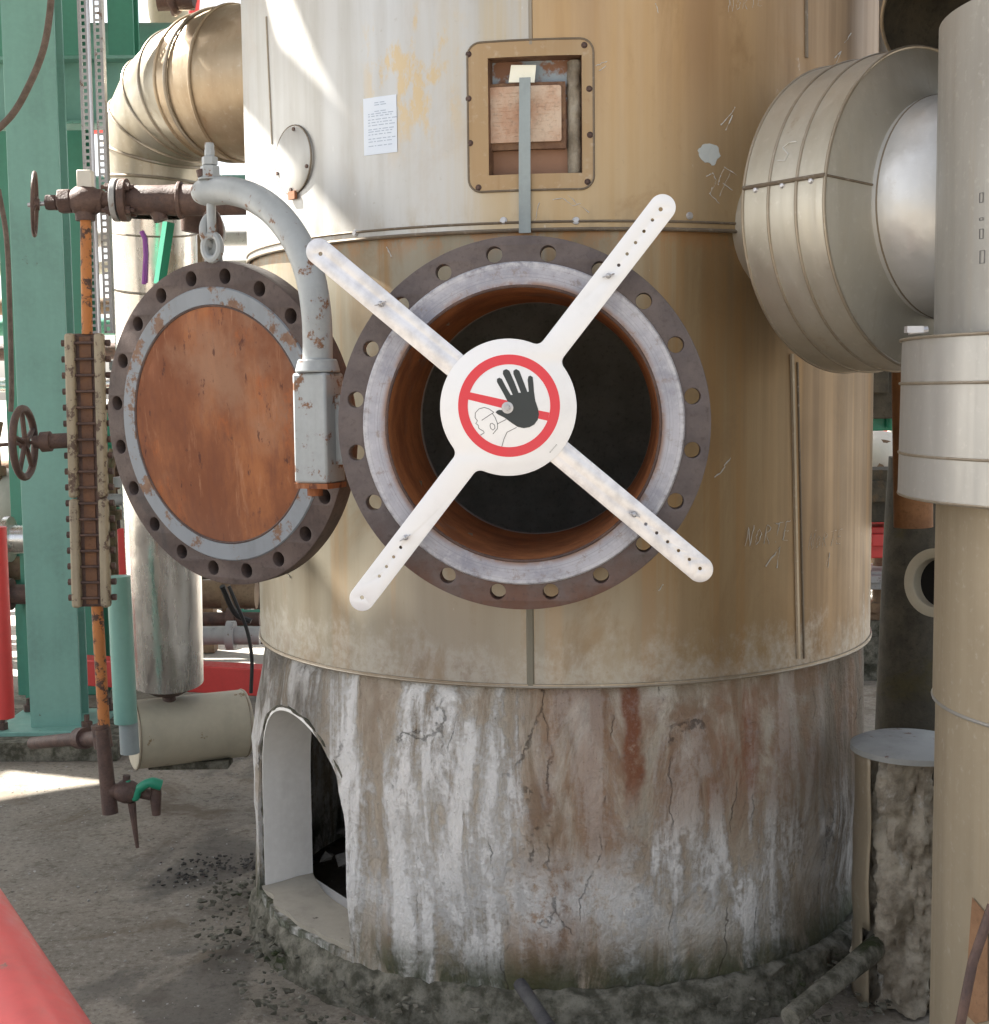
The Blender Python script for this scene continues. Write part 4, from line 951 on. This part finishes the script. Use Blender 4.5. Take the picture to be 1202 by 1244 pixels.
# ------------------------------------------------------------------ LEFT: elbow duct
el = [(385, 100, 4.32), (292, 102, 4.42), (262, 106, 4.52), (236, 115, 4.6), (213, 132, 4.66), (198, 156, 4.7), (190, 186, 4.74), (188, 220, 4.75), (187, 262, 4.75)]
er = [.242, .238, .228, .216, .200, .186, .172, .163, .160]
eb = thing('elbow_duct', at(187, 222, 4.75), 'big ribbed metal clad elbow entering the column at the upper left', 'duct elbow')
ep_ = [at(*q) for q in el]
b = MB(); b.tube(ep_[:3], er[:3], 48, cap=False); b.build('stub_section', M_elbowb, eb)
b = MB(); b.tube(ep_[2:], er[2:], 48); b.build('elbow_section', M_elbow, eb, smooth=20)
for i in range(1, 9):
    t = (ep_[min(i + 1, 8)] - ep_[i - 1]).normalized(); m = axis_m(ep_[i], t); b = MB(); b.ring(m, er[i] * 1.005, .0055, 0, 64); b.build('segment_bead', M_elbowb if i < 3 else M_bead, eb)
m_ = ep_[1].lerp(ep_[2], .45); b = MB(); b.ring(axis_m(m_, ep_[1] - ep_[2]), .236, .006, 0, 64); b.build('segment_bead', M_bead, eb)
# lower downpipe
dp0, dp1, dp2 = at(187, 264, 4.85), at(190, 345, 4.9), at(190, 345, 4.9)
dn = thing('steel_downpipe', (at(204, 830, 5.1)), 'shiny vertical stainless clad pipe behind the open cover', 'pipe')
pA, pB, pC = at(186, 262, 4.75), at(188, 350, 4.80), at(204, 828, 5.02)
b = MB(); b.tube([pA, pB], [.148, .148], 48); b.build('upper_pipe', M_ss, dn)
b = MB(); b.tube([pB, pC], [.142, .132], 48, cap=False); b.build('lower_pipe', M_ss, dn)
b = MB(); b.tube([pC, pC + Vector((0, 0, -.012)), pC + Vector((0, 0, -.05))], [.133, .12, .05], 40); b.build('pipe_foot', M_brownfit, dn)
b = MB(); b.ring(axis_m(pB, pA - pB), .149, .004, 0, 48); b.ring(axis_m(at(187, 282, 4.76), pA - pB), .149, .003, 0, 48); b.build('band', M_bead, dn)
pm = [at(172, 281, 4.61), at(176, 290, 4.61), at(177, 310, 4.615), at(175, 345, 4.63)]
b = MB(); b.tube(pm, .008, 8); b.build('marker_stroke', M_purple, dn)
# ivory drum lying on the ground
i0, i1 = at(160, 893, 4.98), at(299, 878, 5.17); ax = (i1 - i0); ivm = axis_m(i0, ax); L_ = ax.length
iv = thing('lying_pipe_shell', i0, 'ivory horizontal pipe shell with a rust streak lying under the steel downpipe', 'pipe shell')
b = MB(); b.lathe(ivm, [(.0, .004), (.118, 0), (.128, .004), (.129, L_ - .004), (.12, L_), (.0, L_)], 64); b.build('shell_body', M_tank, iv, smooth=35)
for h_ in (.01, L_ - .012):
    b = MB(); b.ring(ivm, .129, .0035, h_, 64); b.build('shell_rim', M_bead, iv)
b = MB(); b.box(tuple((i0 + i1) / 2 - Vector((0, 0, .13)) - Vector((0, 0, (i0.z - .13) / 2 * 0))), (.3, .10, .03)); b.build('saddle', M_conc, iv)
b = MB(); b.tube([pC + Vector((.0, 0, -.03)), pC + Vector((.005, 0, -.10))], .025, 12); b.build('drain_spigot', M_brownfit, dn)

# ------------------------------------------------------------------ LEFT: green steel
def hbeam(name, p0, p1, wf, dpt_, mat, label, group=None, tf=.016, tw=.012, face=Vector((0, -1, 0)), cat='beam'):
    d = (p1 - p0).normalized(); n = (face - d * face.dot(d)).normalized(); s_ = d.cross(n); L = (p1 - p0).length
    m = Matrix((s_, n, d)).transposed().to_4x4(); m.translation = p0
    t = thing(name, p0, label, cat, group)
    b = MB(); b.box((0, dpt_ / 2 - tf / 2, L / 2), (wf, tf, L), m); b.build('flange', mat, t, bev=.003)
    b = MB(); b.box((0, -dpt_ / 2 + tf / 2, L / 2), (wf, tf, L), m); b.build('flange', mat, t, bev=.003)
    b = MB(); b.box((0, 0, L / 2), (tw, dpt_ - 2 * tf - .0005, L), m); b.build('web', mat, t)
    return t
p0 = at(74, 882, 6.0); gt = hbeam('green_steel_post', Vector((p0.x, 6.0, .02)), Vector((p0.x, 6.0, 6)), .215, .25, M_green, 'wide sea green steel post at the left of the picture', face=Vector((.16, -1, 0)), cat='steel post')
b = MB(); b.box((p0.x - .02, 6.0, .088), (.44, .44, .022)); b.build('base_plate', M_green, gt, bev=.004)
b = MB(); prof_ = []
b.box((p0.x - .02, 6.0, .035), (.72, .66, .08)); b.build('concrete_footing', M_conc, gt, rough=.012)
for (ax_, ay_) in ((-.2, -.17), (.17, -.17), (-.2, .17), (.17, .17)):
    b = MB(); b.hexn(Mz(p0.x + ax_, 6.0 + ay_, .1), .025, .03); b.tube([Vector((p0.x + ax_, 6 + ay_, .09)), Vector((p0.x + ax_, 6 + ay_, .16))], .012, 8); b.build('anchor_bolt', M_brownfit, gt)
q0 = at(-60, 115, 6.35); q1 = at(300, 112, 6.35)
hbeam('green_cross_beam', Vector((q0.x, 6.35, q0.z)), Vector((q1.x + .3, 6.35, q0.z)), .16, .30, M_green, 'deep horizontal green beam behind the post', face=Vector((0, 0, 1)))
# its flanges look: the deep web faces the camera
for i, (px, w_, Y, lab) in enumerate(((90, .11, 7.0, 'narrow green upright just right of the wide green post'), (151, .13, 7.1, 'narrow green upright behind the elbow duct'), (6, .10, 7.0, 'narrow green upright at the far left edge'))):
    a = at(px, 60, Y); hbeam('green_upright', Vector((a.x, Y, 0)), Vector((a.x, Y, 6)), w_, .12, M_green2, lab, 'narrow green uprights', cat='steel post')
a = at(-40, 62, 7.6); b = MB(); b.tube([at(-60, 58, 7.6), at(300, 58, 7.6)], .13, 28); tag(b.build('green_pipe', M_green, origin=a), 'thick horizontal green pipe above the cross beam', 'pipe')
# perforated strut
def strut(name, px, py0, py1, Y, w, label):
    a, c = at(px, py0, Y), at(px, py1, Y); L = a.z - c.z; t = thing(name, Vector((a.x, Y, c.z)), label, 'strut')
    m = frame(Vector((a.x, Y, c.z)), Vector((0, -1, 0)))
    for sx_ in (-w / 2 + .013, w / 2 - .013):
        b = MB(); y = 0.0
        b.box((sx_ - .0095, L / 2, 0), (.007, L, .003), m); b.box((sx_ + .0095, L / 2, 0), (.007, L, .003), m)
        while y < L:
            b.box((sx_, y + .004, 0), (.012, .008, .003), m); y += .021
        b.build('perforated_rail', M_galv, t)
    b = MB(); b.tube([m @ Vector((-.004, 0, .006)), m @ Vector((-.004, L, .006))], .006, 8); b.build('conduit', M_bolt, t)
    for (x_) in (-w / 2 - .0015, w / 2 + .0015):
        b = MB(); b.box((x_, L / 2, -.0125), (.003, L, .031), m); b.build('strut_side', M_galv, t)
    return t
Ms = paint
strut('perforated_strut', 107, -40, 405, 4.45, .072, 'tall perforated galvanised channel running down the left')
# level gauge and its piping (Y 4.3)
GY = 4.3
lg = thing('level_gauge', at(105, 735, GY), 'rusty bolted level gauge with two cream side rails left of the cover', 'level gauge')
def gp(px, py, dy=0): return at(px, py, GY + dy)
b = MB(); q = [gp(104, 405), gp(113, 737)]
gx = (q[0] - q[1]).normalized(); GM = Matrix((gx.cross(Vector((0, -1, 0))).normalized() * -1, gx, Vector((0, -1, 0)))).transposed().to_4x4()
gex = Vector((0, 0, 1)).cross(Vector((0, -1, 0))).normalized(); GM = Matrix((gex, gx, Vector((0, -1, 0)))).transposed().to_4x4(); GM.translation = q[1]
LG = (q[0] - q[1]).length
b.box((0, LG / 2, -.02), (.085, LG, .05), GM); b.build('gauge_body', M_brownfit, lg, bev=.006)
b = MB(); b.box((0, LG / 2, .006), (.036, LG - .02, .006), GM); b.build('orange_sight_strip', rusty('brown sight strip', (.22, .11, .06), (.15, .085, .06), None), lg)
for sx_ in (-.046, .046):
    for (y0, y1) in ((.0, LG * .40), (LG * .405, LG)):
        b = MB(); b.box((sx_, (y0 + y1) / 2, .012), (.030, y1 - y0, .036), GM); b.build('side_rail', M_cream, lg, bev=.009)
nb = 17
for k in range(nb):
    y = .03 + (LG - .06) * k / (nb - 1)
    b = MB(); b.tube([GM @ Vector((-.075, y, .0)), GM @ Vector((.075, y, .0))], .0045, 8)
    b.tube([GM @ Vector((-.031, y, .018)), GM @ Vector((.031, y, .018))], .0045, 8)
    for sg in (-1, 1):
        b.hexn(axis_m(GM @ Vector((sg * .062, y, 0)), gex * sg), .0115, .014)
    b.build('cross_bolt', M_brownfit, lg, bev=.001)
# hand wheel at the gauge side
def handwheel(px, py, Y, R, axis, r, mat, parent, spokes=4, name='hand_wheel'):
    m = axis_m(at(px, py, Y), axis); b = MB(); b.ring(m, R, r, 0, 40, 10)
    for k in range(spokes):
        a = math.pi * 2 * k / spokes + .4; b.tube([m @ Vector((0, 0, .004)), m @ Vector((R * math.cos(a), R * math.sin(a), 0))], r * .7, 8)
    b.lathe(m, [(0, -.012), (.018, -.012), (.018, .015), (0, .015)], 16); return b.build(name, mat, parent)
v1 = thing('side_valve', gp(62, 535), 'rusty valve with spoked hand wheel left of the level gauge', 'valve')
handwheel(29, 538, GY - .02, .108, Vector((1, .02, 0)), .012, M_brownfit, v1, 5)
b = MB(); b.tube([gp(-6, 541, -.02), gp(48, 537)], .006, 8); b.build('stem', M_brownfit, v1)
b = MB(); b.tube([gp(42, 537), gp(50, 537), gp(50.5, 537), gp(62, 536), gp(62.5, 536), gp(84, 535)], [.020, .022, .032, .032, .024, .024], 20); b.build('valve_body', M_brownfit, v1, smooth=30)
# top valve chain
v2 = thing('gate_valve', gp(100, 243), 'brown rusted valve with a flange and thin hand wheel at the upper left', 'valve')
handwheel(42, 248, GY, .096, Vector((1, .26, -.05)), .006, M_brownfit, v2, 4)
b = MB(); b.tube([gp(34, 249), gp(66, 246)], .007, 10); b.build('stem', M_bolt, v2)
def hexsec(pa, pb, r, parent, nm, mat=M_brownfit):
    m = axis_m(pa, pb - pa); b = MB(); b.hexn(m, r, (pb - pa).length, 6); return b.build(nm, mat, parent, bev=.004)
hexsec(gp(56, 246), gp(70, 246), .026, v2, 'packing_nut'); 
b = MB(); b.tube([gp(69, 245), gp(74, 245), gp(84, 245)], [.020, .034, .030], 20); b.build('bonnet', M_brownfit, v2)
hexsec(gp(72, 245), gp(88, 244), .040, v2, 'bonnet_nut')
b = MB(); b.tube([gp(86, 244), gp(93, 244), gp(104, 244), gp(114, 244), gp(124, 244)], [.030, .044, .048, .044, .030], 24); b.tube([gp(103, 244), gp(104, 268)], [.034, .030], 20); b.build('valve_body', M_brownfit, v2)
hexsec(gp(113, 244), gp(126, 244), .040, v2, 'end_nut')
b = MB(); b.tube([gp(124, 244), gp(142, 243)], .026, 20); b.build('nipple', M_brownfit, v2)
for (x0, x1, r) in ((138, 145, .066), (147, 156, .066)):
    b = MB(); b.tube([gp(x0, 243), gp(x1, 243)], r, 36); b.build('pipe_flange', M_galv if x0 == 138 else M_brownfit, v2, bev=.003)
for k in range(4):
    a = R_(45 + 90 * k); pc = gp(147, 243) + Vector((0, math.cos(a), math.sin(a))) * .05; b = MB(); b.tube([pc - Vector((.05, 0, 0)), pc + Vector((.05, 0, 0))], .007, 8); b.hexn(axis_m(pc + Vector((.024, 0, 0)), (1, 0, 0)), .013, .014); b.hexn(axis_m(pc - Vector((.024, 0, 0)), (-1, 0, 0)), .013, .014); b.build('flange_bolt', M_brownfit, v2)
b = MB(); b.tube([gp(155, 243), gp(166, 243), gp(200, 243), gp(222, 243), gp(330, 240, -.1)], [.034, .046, .046, .050, .050], 24); b.build('connecting_pipe', M_brownfit, v2)
b = MB(); b.tube([gp(217, 243), gp(222, 243)], .058, 24); b.build('weld_collar', M_brownfit, v2, bev=.003)
b = MB(); b.tube([gp(190, 252), gp(196, 268)], [.028, .022], 16); b.tube([gp(236, 250, .1), gp(232, 282, .1)], [.045, .03], 18); b.build('tee_branch', M_brownfit, v2)
b = MB(); b.box(tuple(gp(104, 218)), (.046, .04, .055)); tag(b.build('junction_box', M_pipewht, origin=gp(104, 218), bev=.004), 'small white box sitting on top of the brown valve', 'box')
# orange tube from the valve to the gauge, and below it
b = MB(); b.tube([gp(104, 266), gp(106, 406)], .017, 18); tag(b.build('orange_tube', M_orange, origin=gp(106, 404)), 'orange painted tube between the brown valve and the top of the gauge', 'tube')
b = MB(); b.tube([gp(118, 734, .02), gp(127, 892, .02)], .019, 18); tag(b.build('orange_tube', M_orange, origin=gp(127, 892)), 'orange painted tube with rust spots hanging below the gauge', 'tube')
dvv = thing('drain_valve', gp(133, 985), 'dark drain valve with a bright green handle hanging low at the left', 'valve')
b = MB(); b.tube([gp(124, 886), gp(134, 988)], [.022, .026], 16); b.build('drop_pipe', M_brownfit, dvv)
b = MB(); b.tube([gp(130, 960), gp(141, 961), gp(146, 961), gp(153, 962), gp(160, 962), gp(168, 963), gp(169, 963), gp(184, 966)], [.024, .024, .034, .038, .036, .026, .018, .018], 18); b.tube([gp(153, 962), gp(154, 942)], .012, 10); b.build('valve_body', M_brownfit, dvv, smooth=30)
b = MB(); b.tube([gp(122, 880, .02), gp(126, 908, .02)], .03, 16); b.tube([gp(126, 897, .05), gp(78, 899, .2), gp(40, 903, .4)], [.026, .022, .022], 14); b.tube([gp(96, 897, .15), gp(104, 897, .12)], .036, 14); b.build('branch_pipe', M_brownfit, dvv)
b = MB(); b.tube(catmull([gp(154, 948), gp(164, 970, -.02), gp(170, 958, -.03), gp(182, 951, -.03), gp(196, 954, -.02)], 5), [.011] * 10 + [.015] * 6 + [.018] * 5, 10); b.build('green_handle', M_teal, dvv)
b = MB(); b.tube([gp(190, 948), gp(189, 966), gp(190, 990)], [.014, .020, .014], 12); b.tube([gp(160, 975), gp(163, 1000), gp(167, 1030)], [.014, .010, .006], 8); b.build('spout', M_brownfit, dvv)
# green pipe right of orange tube
b = MB(); b.tube([gp(144, 700, .35), gp(153, 878, .35)], .040, 24); gpp = tag(b.build('green_standpipe', M_green, origin=gp(153, 878, .35)), 'slim sea green vertical pipe beside the lower orange tube', 'pipe')
b = MB(); b.tube([gp(156, 878, .36), gp(158, 915, .36)], .033, 18); tag(b.build('pipe_socket', M_strap, origin=gp(158, 915, .36)), 'grey blue socket under the slim green pipe', 'socket')
# bright green bracket between downpipe and cover
b = MB(); m_a, m_b = at(205, 270, 4.5), at(194, 345, 4.5); b.tube([m_a, m_b], .020, 4); tag(b.build('green_bracket', M_teal, origin=m_a), 'bright green flat bracket behind the davit shackle', 'bracket')
# brown hose
hp = catmull([at(64, -30, 5.2), at(60, 20, 5.2), at(52, 62, 5.2), at(36, 102, 5.2), at(14, 140, 5.2), at(-20, 172, 5.2)], 8)
b = MB(); b.tube(hp, .013, 12); tag(b.build('hanging_hose', M_hose, origin=hp[0]), 'brown hose hanging in a curve across the green post', 'hose')
b = MB(); hp = catmull([at(-2, 230, 5.3), at(8, 290, 5.3), at(12, 380, 5.3), at(14, 470, 5.3), at(13, 500, 5.3)], 6); b.tube(hp, .010, 10); tag(b.build('brown_cable', M_hose, origin=hp[0]), 'thin brown conduit hanging at the far left edge', 'cable')
# secondary green flange edge left of post
a = at(18, 300, 6.8); b = MB(); b.box((a.x, 6.8, 2.2), (.06, .06, 4.4)); tag(b.build('green_angle', M_green2, origin=(a.x, 6.8, 0)), 'thin green angle bar left of the wide green post', 'angle bar')
# red steelwork
def rod(name, pa, pb, r, mat, lab, cat='pipe', group=None, n=20):
    b = MB(); b.tube([pa, pb], r, n); return tag(b.build(name, mat, origin=pa), lab, cat, group)
def rbox(name, c, size, mat, lab, cat, rz=0, kind=None):
    b = MB(); b.box((0, 0, 0), size, Matrix.Translation(c) @ Matrix.Rotation(rz, 4, 'Z')); return tag(b.build(name, mat, origin=c, bev=.006), lab, cat, kind=kind)
ra, rb_ = at(100, 834, 6.6), at(330, 806, 6.3)
c = (ra + rb_) / 2; rbox('red_skid_beam', c, ((rb_ - ra).length, .12, .13), M_red, 'long horizontal red skid beam behind the steel downpipe', 'beam', math.atan2(rb_.y - ra.y, rb_.x - ra.x))
c = at(152, 745, 6.7); rbox('red_upright', Vector((c.x, 6.7, c.z)), (.04, .04, .85), M_red, 'short red upright behind the slim green pipe', 'post')
rod('red_stanchion', at(-4, 640, 5.0), at(6, 872, 5.0), .035, M_red, 'red stanchion at the far left edge beside the post', 'post')
# foreground red rail
fa, fb = at(-70, 1132, 2.1), at(44, 1330, 1.75); dd = (fb - fa); b = MB(); b.tube([fa - dd * 2, fb + dd * .6], .105, 40); tag(b.build('red_foreground_pipe', M_redtube, origin=fa), 'thick glossy red pipe crossing the lower left corner close by', 'pipe')

# ------------------------------------------------------------------ BACKGROUND
random.seed(11)
mats = [M_pipebrn, M_pipewht, M_galv, M_green, M_pipebrn, M_ss, M_brownfit, M_green2]
names = {M_pipebrn.name: 'brown', M_pipewht.name: 'off white', M_galv.name: 'grey', M_green.name: 'sea green', M_ss.name: 'steel', M_brownfit.name: 'dark brown', M_green2.name: 'dark green'}
ord_ = ['lowest', 'second lowest', 'third', 'fourth', 'fifth', 'sixth', 'seventh', 'eighth', 'ninth', 'tenth', 'eleventh', 'topmost']
zz = [.35, .52, .74, .92, 1.1, 1.62, 1.86, 2.02, 2.2, 2.42, 2.62, 2.8]
for i, z in enumerate(zz):
    mt = mats[i % len(mats)]; r = random.choice((.04, .055, .08, .10)) if z < 1.4 else random.choice((.03, .045, .06)); Y = random.uniform(8.2, 10)
    b = MB(); b.tube([Vector((-6, Y, z)), Vector((5, Y + .2, z))], r, 18)
    for x in (-2.6, -1.2, 1.9, 3.2): b.tube([Vector((x + i * .13, Y + .04, z)), Vector((x + .05 + i * .13, Y + .04, z))], r * 1.7, 16)
    tag(b.build('rack_pipe', mt, origin=(-6, Y, z)), 'long horizontal %s pipe in the rear pipe rack, %s of the rack' % (names[mt.name], ord_[i]), 'pipe', 'pipes of the rear rack')
for i, (x, Y, w_, mt, lab) in enumerate(((-3.3, 8.0, .14, M_green, 'green rack post seen left of the wide post'), (-2.75, 8.3, .10, M_red, 'red rack post behind the wide green post'), (-1.75, 8.1, .12, M_pipebrn, 'brown rack post behind the steel downpipe'), (2.35, 8.0, .14, M_red, 'red rack post in the gap right of the column'), (3.4, 8.6, .14, M_green2, 'dark green rack post at far right'))):
    b = MB(); b.box((x, Y, 1.5), (w_, w_, 3.0)); tag(b.build('rack_post', mt, origin=(x, Y, 0), bev=.004), lab, 'post')
for i, (px, py, Y, mt, r, lab) in enumerate(((12, 610, 7.4, M_pipewht, .17, 'white vessel end behind the side valve'), (1075, 555, 7.2, M_pipewht, .14, 'pale round vessel in the gap right of the column'), (288, 728, 7.6, M_rubber, .10, 'coil of dark equipment above the red skid beam'))):
    c = at(px, py, Y); m = axis_m(c, (.5, -1, 0)); b = MB(); b.lathe(m, [(0, .1), (r * .6, .08), (r * .95, .02), (r, -.05), (r, -.6), (0, -.6)], 40); b.build('vessel_shell', mt, thing('small_vessel', c, lab, 'vessel'))
cb = catmull([at(278, 712, 4.9), at(288, 735, 4.9), at(300, 765, 4.9), at(306, 800, 4.9), at(305, 842, 4.9)], 6); b = MB(); b.tube(cb, .007, 8); b.tube(catmull([at(270, 712, 4.9), at(286, 745, 4.95), at(305, 755, 4.95)], 6), .011, 8); tag(b.build('black_cable', M_rubber, origin=cb[0]), 'thin black cable dangling below the cover beside the column', 'cable')
for i, (px0, px1, py, Y, r_, mt, lab) in enumerate(((236, 312, 722, 6.9, .075, M_pipebrn, 'thick brown pipe seen below the cover'), (236, 316, 752, 6.7, .035, M_brownfit, 'thin dark pipe seen below the cover'), (236, 316, 772, 6.5, .045, M_galv, 'grey pipe just above the red skid beam'),
        (-20, 36, 690, 6.9, .06, M_pipebrn, 'upper brown pipe low at the far left edge'), (-20, 36, 722, 6.7, .05, M_brownfit, 'dark pipe low at the far left edge'), (-20, 34, 655, 6.6, .07, M_ss, 'steel pipe at the far left edge below the valve'))):
    p_, q_ = at(px0, py, Y), at(px1, py, Y); b = MB(); b.tube([p_, q_], r_, 20); b.tube([p_.lerp(q_, .5), p_.lerp(q_, .62)], r_ * 1.6, 20); tag(b.build('yard_pipe', mt, origin=p_), lab, 'pipe')
# pink/red gantry far behind, upper left
for i, (x0, z0, x1, z1, Y) in enumerate(((-6, 4.9, 0, 4.75, 14), (-6, 4.25, 0, 4.2, 14), (-3.2, 3.4, -2.9, 6.5, 14.2), (-4.4, 3.4, -4.4, 6.5, 14.2))):
    rod('red_gantry_bar', Vector((x0, Y, z0)), Vector((x1, Y, z1)), .06, M_red, ['upper horizontal red bar of the far gantry', 'lower horizontal red bar of the far gantry', 'slanting red bar of the far gantry', 'upright red bar of the far gantry'][i], 'bar', 'far red gantry bars')
rod('tan_stack', Vector((at(205, 30, 9).x, 9, 0)), Vector((at(205, 30, 9).x, 9, 5)), .13, M_tank, 'tan vertical pipe above the elbow duct', 'pipe')
b = MB(); c = at(212, -8, 4.3); b.tube([c + Vector((-.05, 0, 0)), c + Vector((.06, 0, 0))], .05, 12); b.ring(axis_m(c, (1, 0, 0)), .055, .012, 0, 24); tag(b.build('rusty_coupling', M_brownfit, origin=c, rough=.006, rscale=30), 'dark rusty coupling at the top edge above the elbow', 'coupling')
# dark shed far right behind
c = at(1060, 40, 8); b = MB(); b.box((c.x + .1, 8.6, 2.9), (1.2, .5, 1.4)); tag(b.build('dark_machine', rusty('dark machinery', (.05, .035, .03), (.12, .07, .05), (.06, .09, .05), .7, 2), origin=(c.x, 8.6, 2.2), bev=.02), 'dark machine housing in the gap at the top right', 'machine')
random.seed(31)
bm_ = [M_pipebrn, M_pipewht, M_galv, M_brownfit, M_green2, M_teal, M_dark2, M_red]
for i in range(26):
    px = random.choice((random.uniform(-10, 22), random.uniform(225, 322), random.uniform(1045, 1132), random.uniform(112, 160))); Y = random.uniform(7.0, 8.0); a = at(px, 500, Y); z0 = random.uniform(.1, 1.2); z1 = z0 + random.uniform(.3, 1.1); r_ = random.uniform(.015, .045); mt = bm_[i % 8]
    b = MB(); b.tube([Vector((a.x, Y, z0)), Vector((a.x, Y, z1)), Vector((a.x + random.uniform(-.03, .03), Y + .02, z1 + .1))], r_, 12)
    for k in range(3):
        zk = z0 + (z1 - z0) * random.random(); b.tube([Vector((a.x, Y, zk - .025)), Vector((a.x, Y, zk + .025))], r_ * 2.1, 14)
    b.tube([Vector((a.x, Y, z0 + .1)), Vector((a.x + random.choice((-1, 1)) * random.uniform(.1, .25), Y, z0 + .1))], r_ * .9, 12)
    tag(b.build('riser_pipe', mt, origin=(a.x, Y, z0)), '%s %s riser pipe %s, %s' % (('thin', 'slim', 'stout')[min(2, int((r_ - .015) / .01))], ('brown', 'white', 'grey', 'rusty', 'dark green', 'bright green', 'sooty', 'red')[i % 8], 'behind the far left edge' if px < 60 else 'behind the level gauge' if px < 200 else 'below the cover' if px < 400 else 'right of the column', ('low' if z0 < .4 else 'mid height' if z0 < .8 else 'high') + (' short' if z1 - z0 < .6 else ' tall')), 'pipe', 'small riser pipes of the rear rack')
random.seed(4)
for i, (px, py, w_, h_, mt, lab) in enumerate(((1070, 470, .30, .30, M_dark2, 'dark cabinet high in the gap right of the column'), (1062, 505, .16, .14, M_teal, 'small green box in the gap right of the column'), (1068, 600, .34, .26, M_dark2, 'dark motor block in the gap right of the column'),
        (1070, 655, .28, .16, M_red, 'red block low in the gap right of the column'), (1066, 700, .4, .10, M_galv, 'grey ledge low in the gap right of the column'), (1060, 790, .5, .36, M_conc, 'low dark kerb block right of the column'))):
    c = at(px, py, 6.6 + .12 * i); b = MB(); b.box((0, 0, 0), (w_, .3, h_), Matrix.Translation(c)); b.box((-w_ * .2, -.17, h_ * .1), (w_ * .3, .05, h_ * .4), Matrix.Translation(c)); b.tube([c + Vector((w_ * .2, -.16, -h_ * .4)), c + Vector((w_ * .2, -.16, h_ * .45))], .02, 10)
    tag(b.build('equipment_box', mt, origin=c, bev=.008), lab, 'equipment box')
# foliage-like dark clutter right gap: shrub beyond the yard
tr = thing('shrub', Vector((2.6, 11.0, 0)), 'dark green shrub beyond the yard right of the column', 'shrub'); b = MB(); random.seed(2)
for i in range(1500):
    c = Vector((2.6 + random.gauss(0, .55), 11.0 + random.gauss(0, .4), 1.3 + random.gauss(0, .55))); q = Matrix.Rotation(random.uniform(0, 6.3), 3, Vector((random.gauss(0, 1), random.gauss(0, 1), random.gauss(0, 1))).normalized()); s_ = random.uniform(.04, .09)
    b.add([c + q @ Vector(v) * s_ for v in ((-1, 0, 0), (0, -.4, .1), (1, 0, 0), (0, .4, .1))], [(0, 1, 2, 3)])
b.build('crown', paint('dark leaves', (.05, .10, .04), .4, 0, .6), tr, smooth=0); b = MB(); b.tube([Vector((2.6, 11, 0)), Vector((2.65, 11, 1.3))], [.08, .03], 10); b.build('trunk', M_pipebrn, tr)

# ------------------------------------------------------------------ OVERHEAD SUNSHADE (added out of frame, cut to shape shade and sun patches)
ow = thing('overhead_sunshade', (-3, 6, 4.6), 'added steel walkway above the yard on the left of the column', 'sunshade')
ZD = 4.6
def rc4(x0, x1, y0, y1): return [(x0, y0), (x1, y0), (x1, y1), (x0, y1)]
ln = lambda x: 4.375 + (-2.62 - x) * .47           # oblique cut edge of the opening
sl = lambda x: 4.365 + (-3.07 - x) * .45          # narrow oblique slot
for P in (rc4(-9, -6.10, 2.6, 9.2), [(-6.09, 2.6), (-5.65, 2.6), (-5.65, 7.26), (-6.09, 6.98)], [(-6.09, 7.48), (-5.65, 7.30), (-5.65, 9.2), (-6.09, 9.2)], rc4(-5.64, -3.53, 2.6, 9.2), [(-3.52, 2.6), (-3.34, 2.6), (-3.34, ln(-3.34)), (-3.52, ln(-3.52))],
          [(-3.33, 2.6), (-3.05, 2.6), (-3.05, sl(-3.05) - .035), (-3.33, sl(-3.33) - .035)], [(-3.33, sl(-3.33) + .035), (-3.05, sl(-3.05) + .035), (-3.05, ln(-3.05)), (-3.33, ln(-3.33))],
          [(-3.04, 2.6), (-2.69, 2.6), (-2.69, ln(-2.69)), (-3.04, ln(-3.04))], rc4(-3.52, -2.30, 5.85, 9.2), rc4(-2.68, -2.45, 2.6, 5.12), rc4(-2.44, -2.30, 2.6, 4.34), rc4(-2.44, -2.30, 4.44, 5.12),
          rc4(-2.29, -1.99, 2.6, 9.2), rc4(-1.98, -1.92, 2.6, 9.2), rc4(-1.91, -1.86, 2.6, 3.48), rc4(-1.91, -1.86, 3.64, 9.2), rc4(-1.85, -.72, 2.0, 9.2), rc4(-.71, -.1, 1.6, 3.05), rc4(-.71, .2, 5.0, 9.2)):
    b = MB(); k = len(P); b.v = [Vector((x, y, ZD)) for x, y in P] + [Vector((x, y, ZD + .012)) for x, y in P]
    b.f = [list(range(k)), list(range(k, 2 * k))] + [(i, (i + 1) % k, k + (i + 1) % k, k + i) for i in range(k)]; b.build('sunshade_plate', M_plateb, ow)
for y in (3.2, 9.0):
    b = MB(); b.box((-4.4, y, ZD - .09), (9.2, .1, .16)); b.build('sunshade_beam', M_green, ow)
for x in (-8.8, -6.2):
    b = MB(); b.box((x, 9.0, 2.2), (.2, .2, 4.4)); b.build('sunshade_leg', M_green, ow)
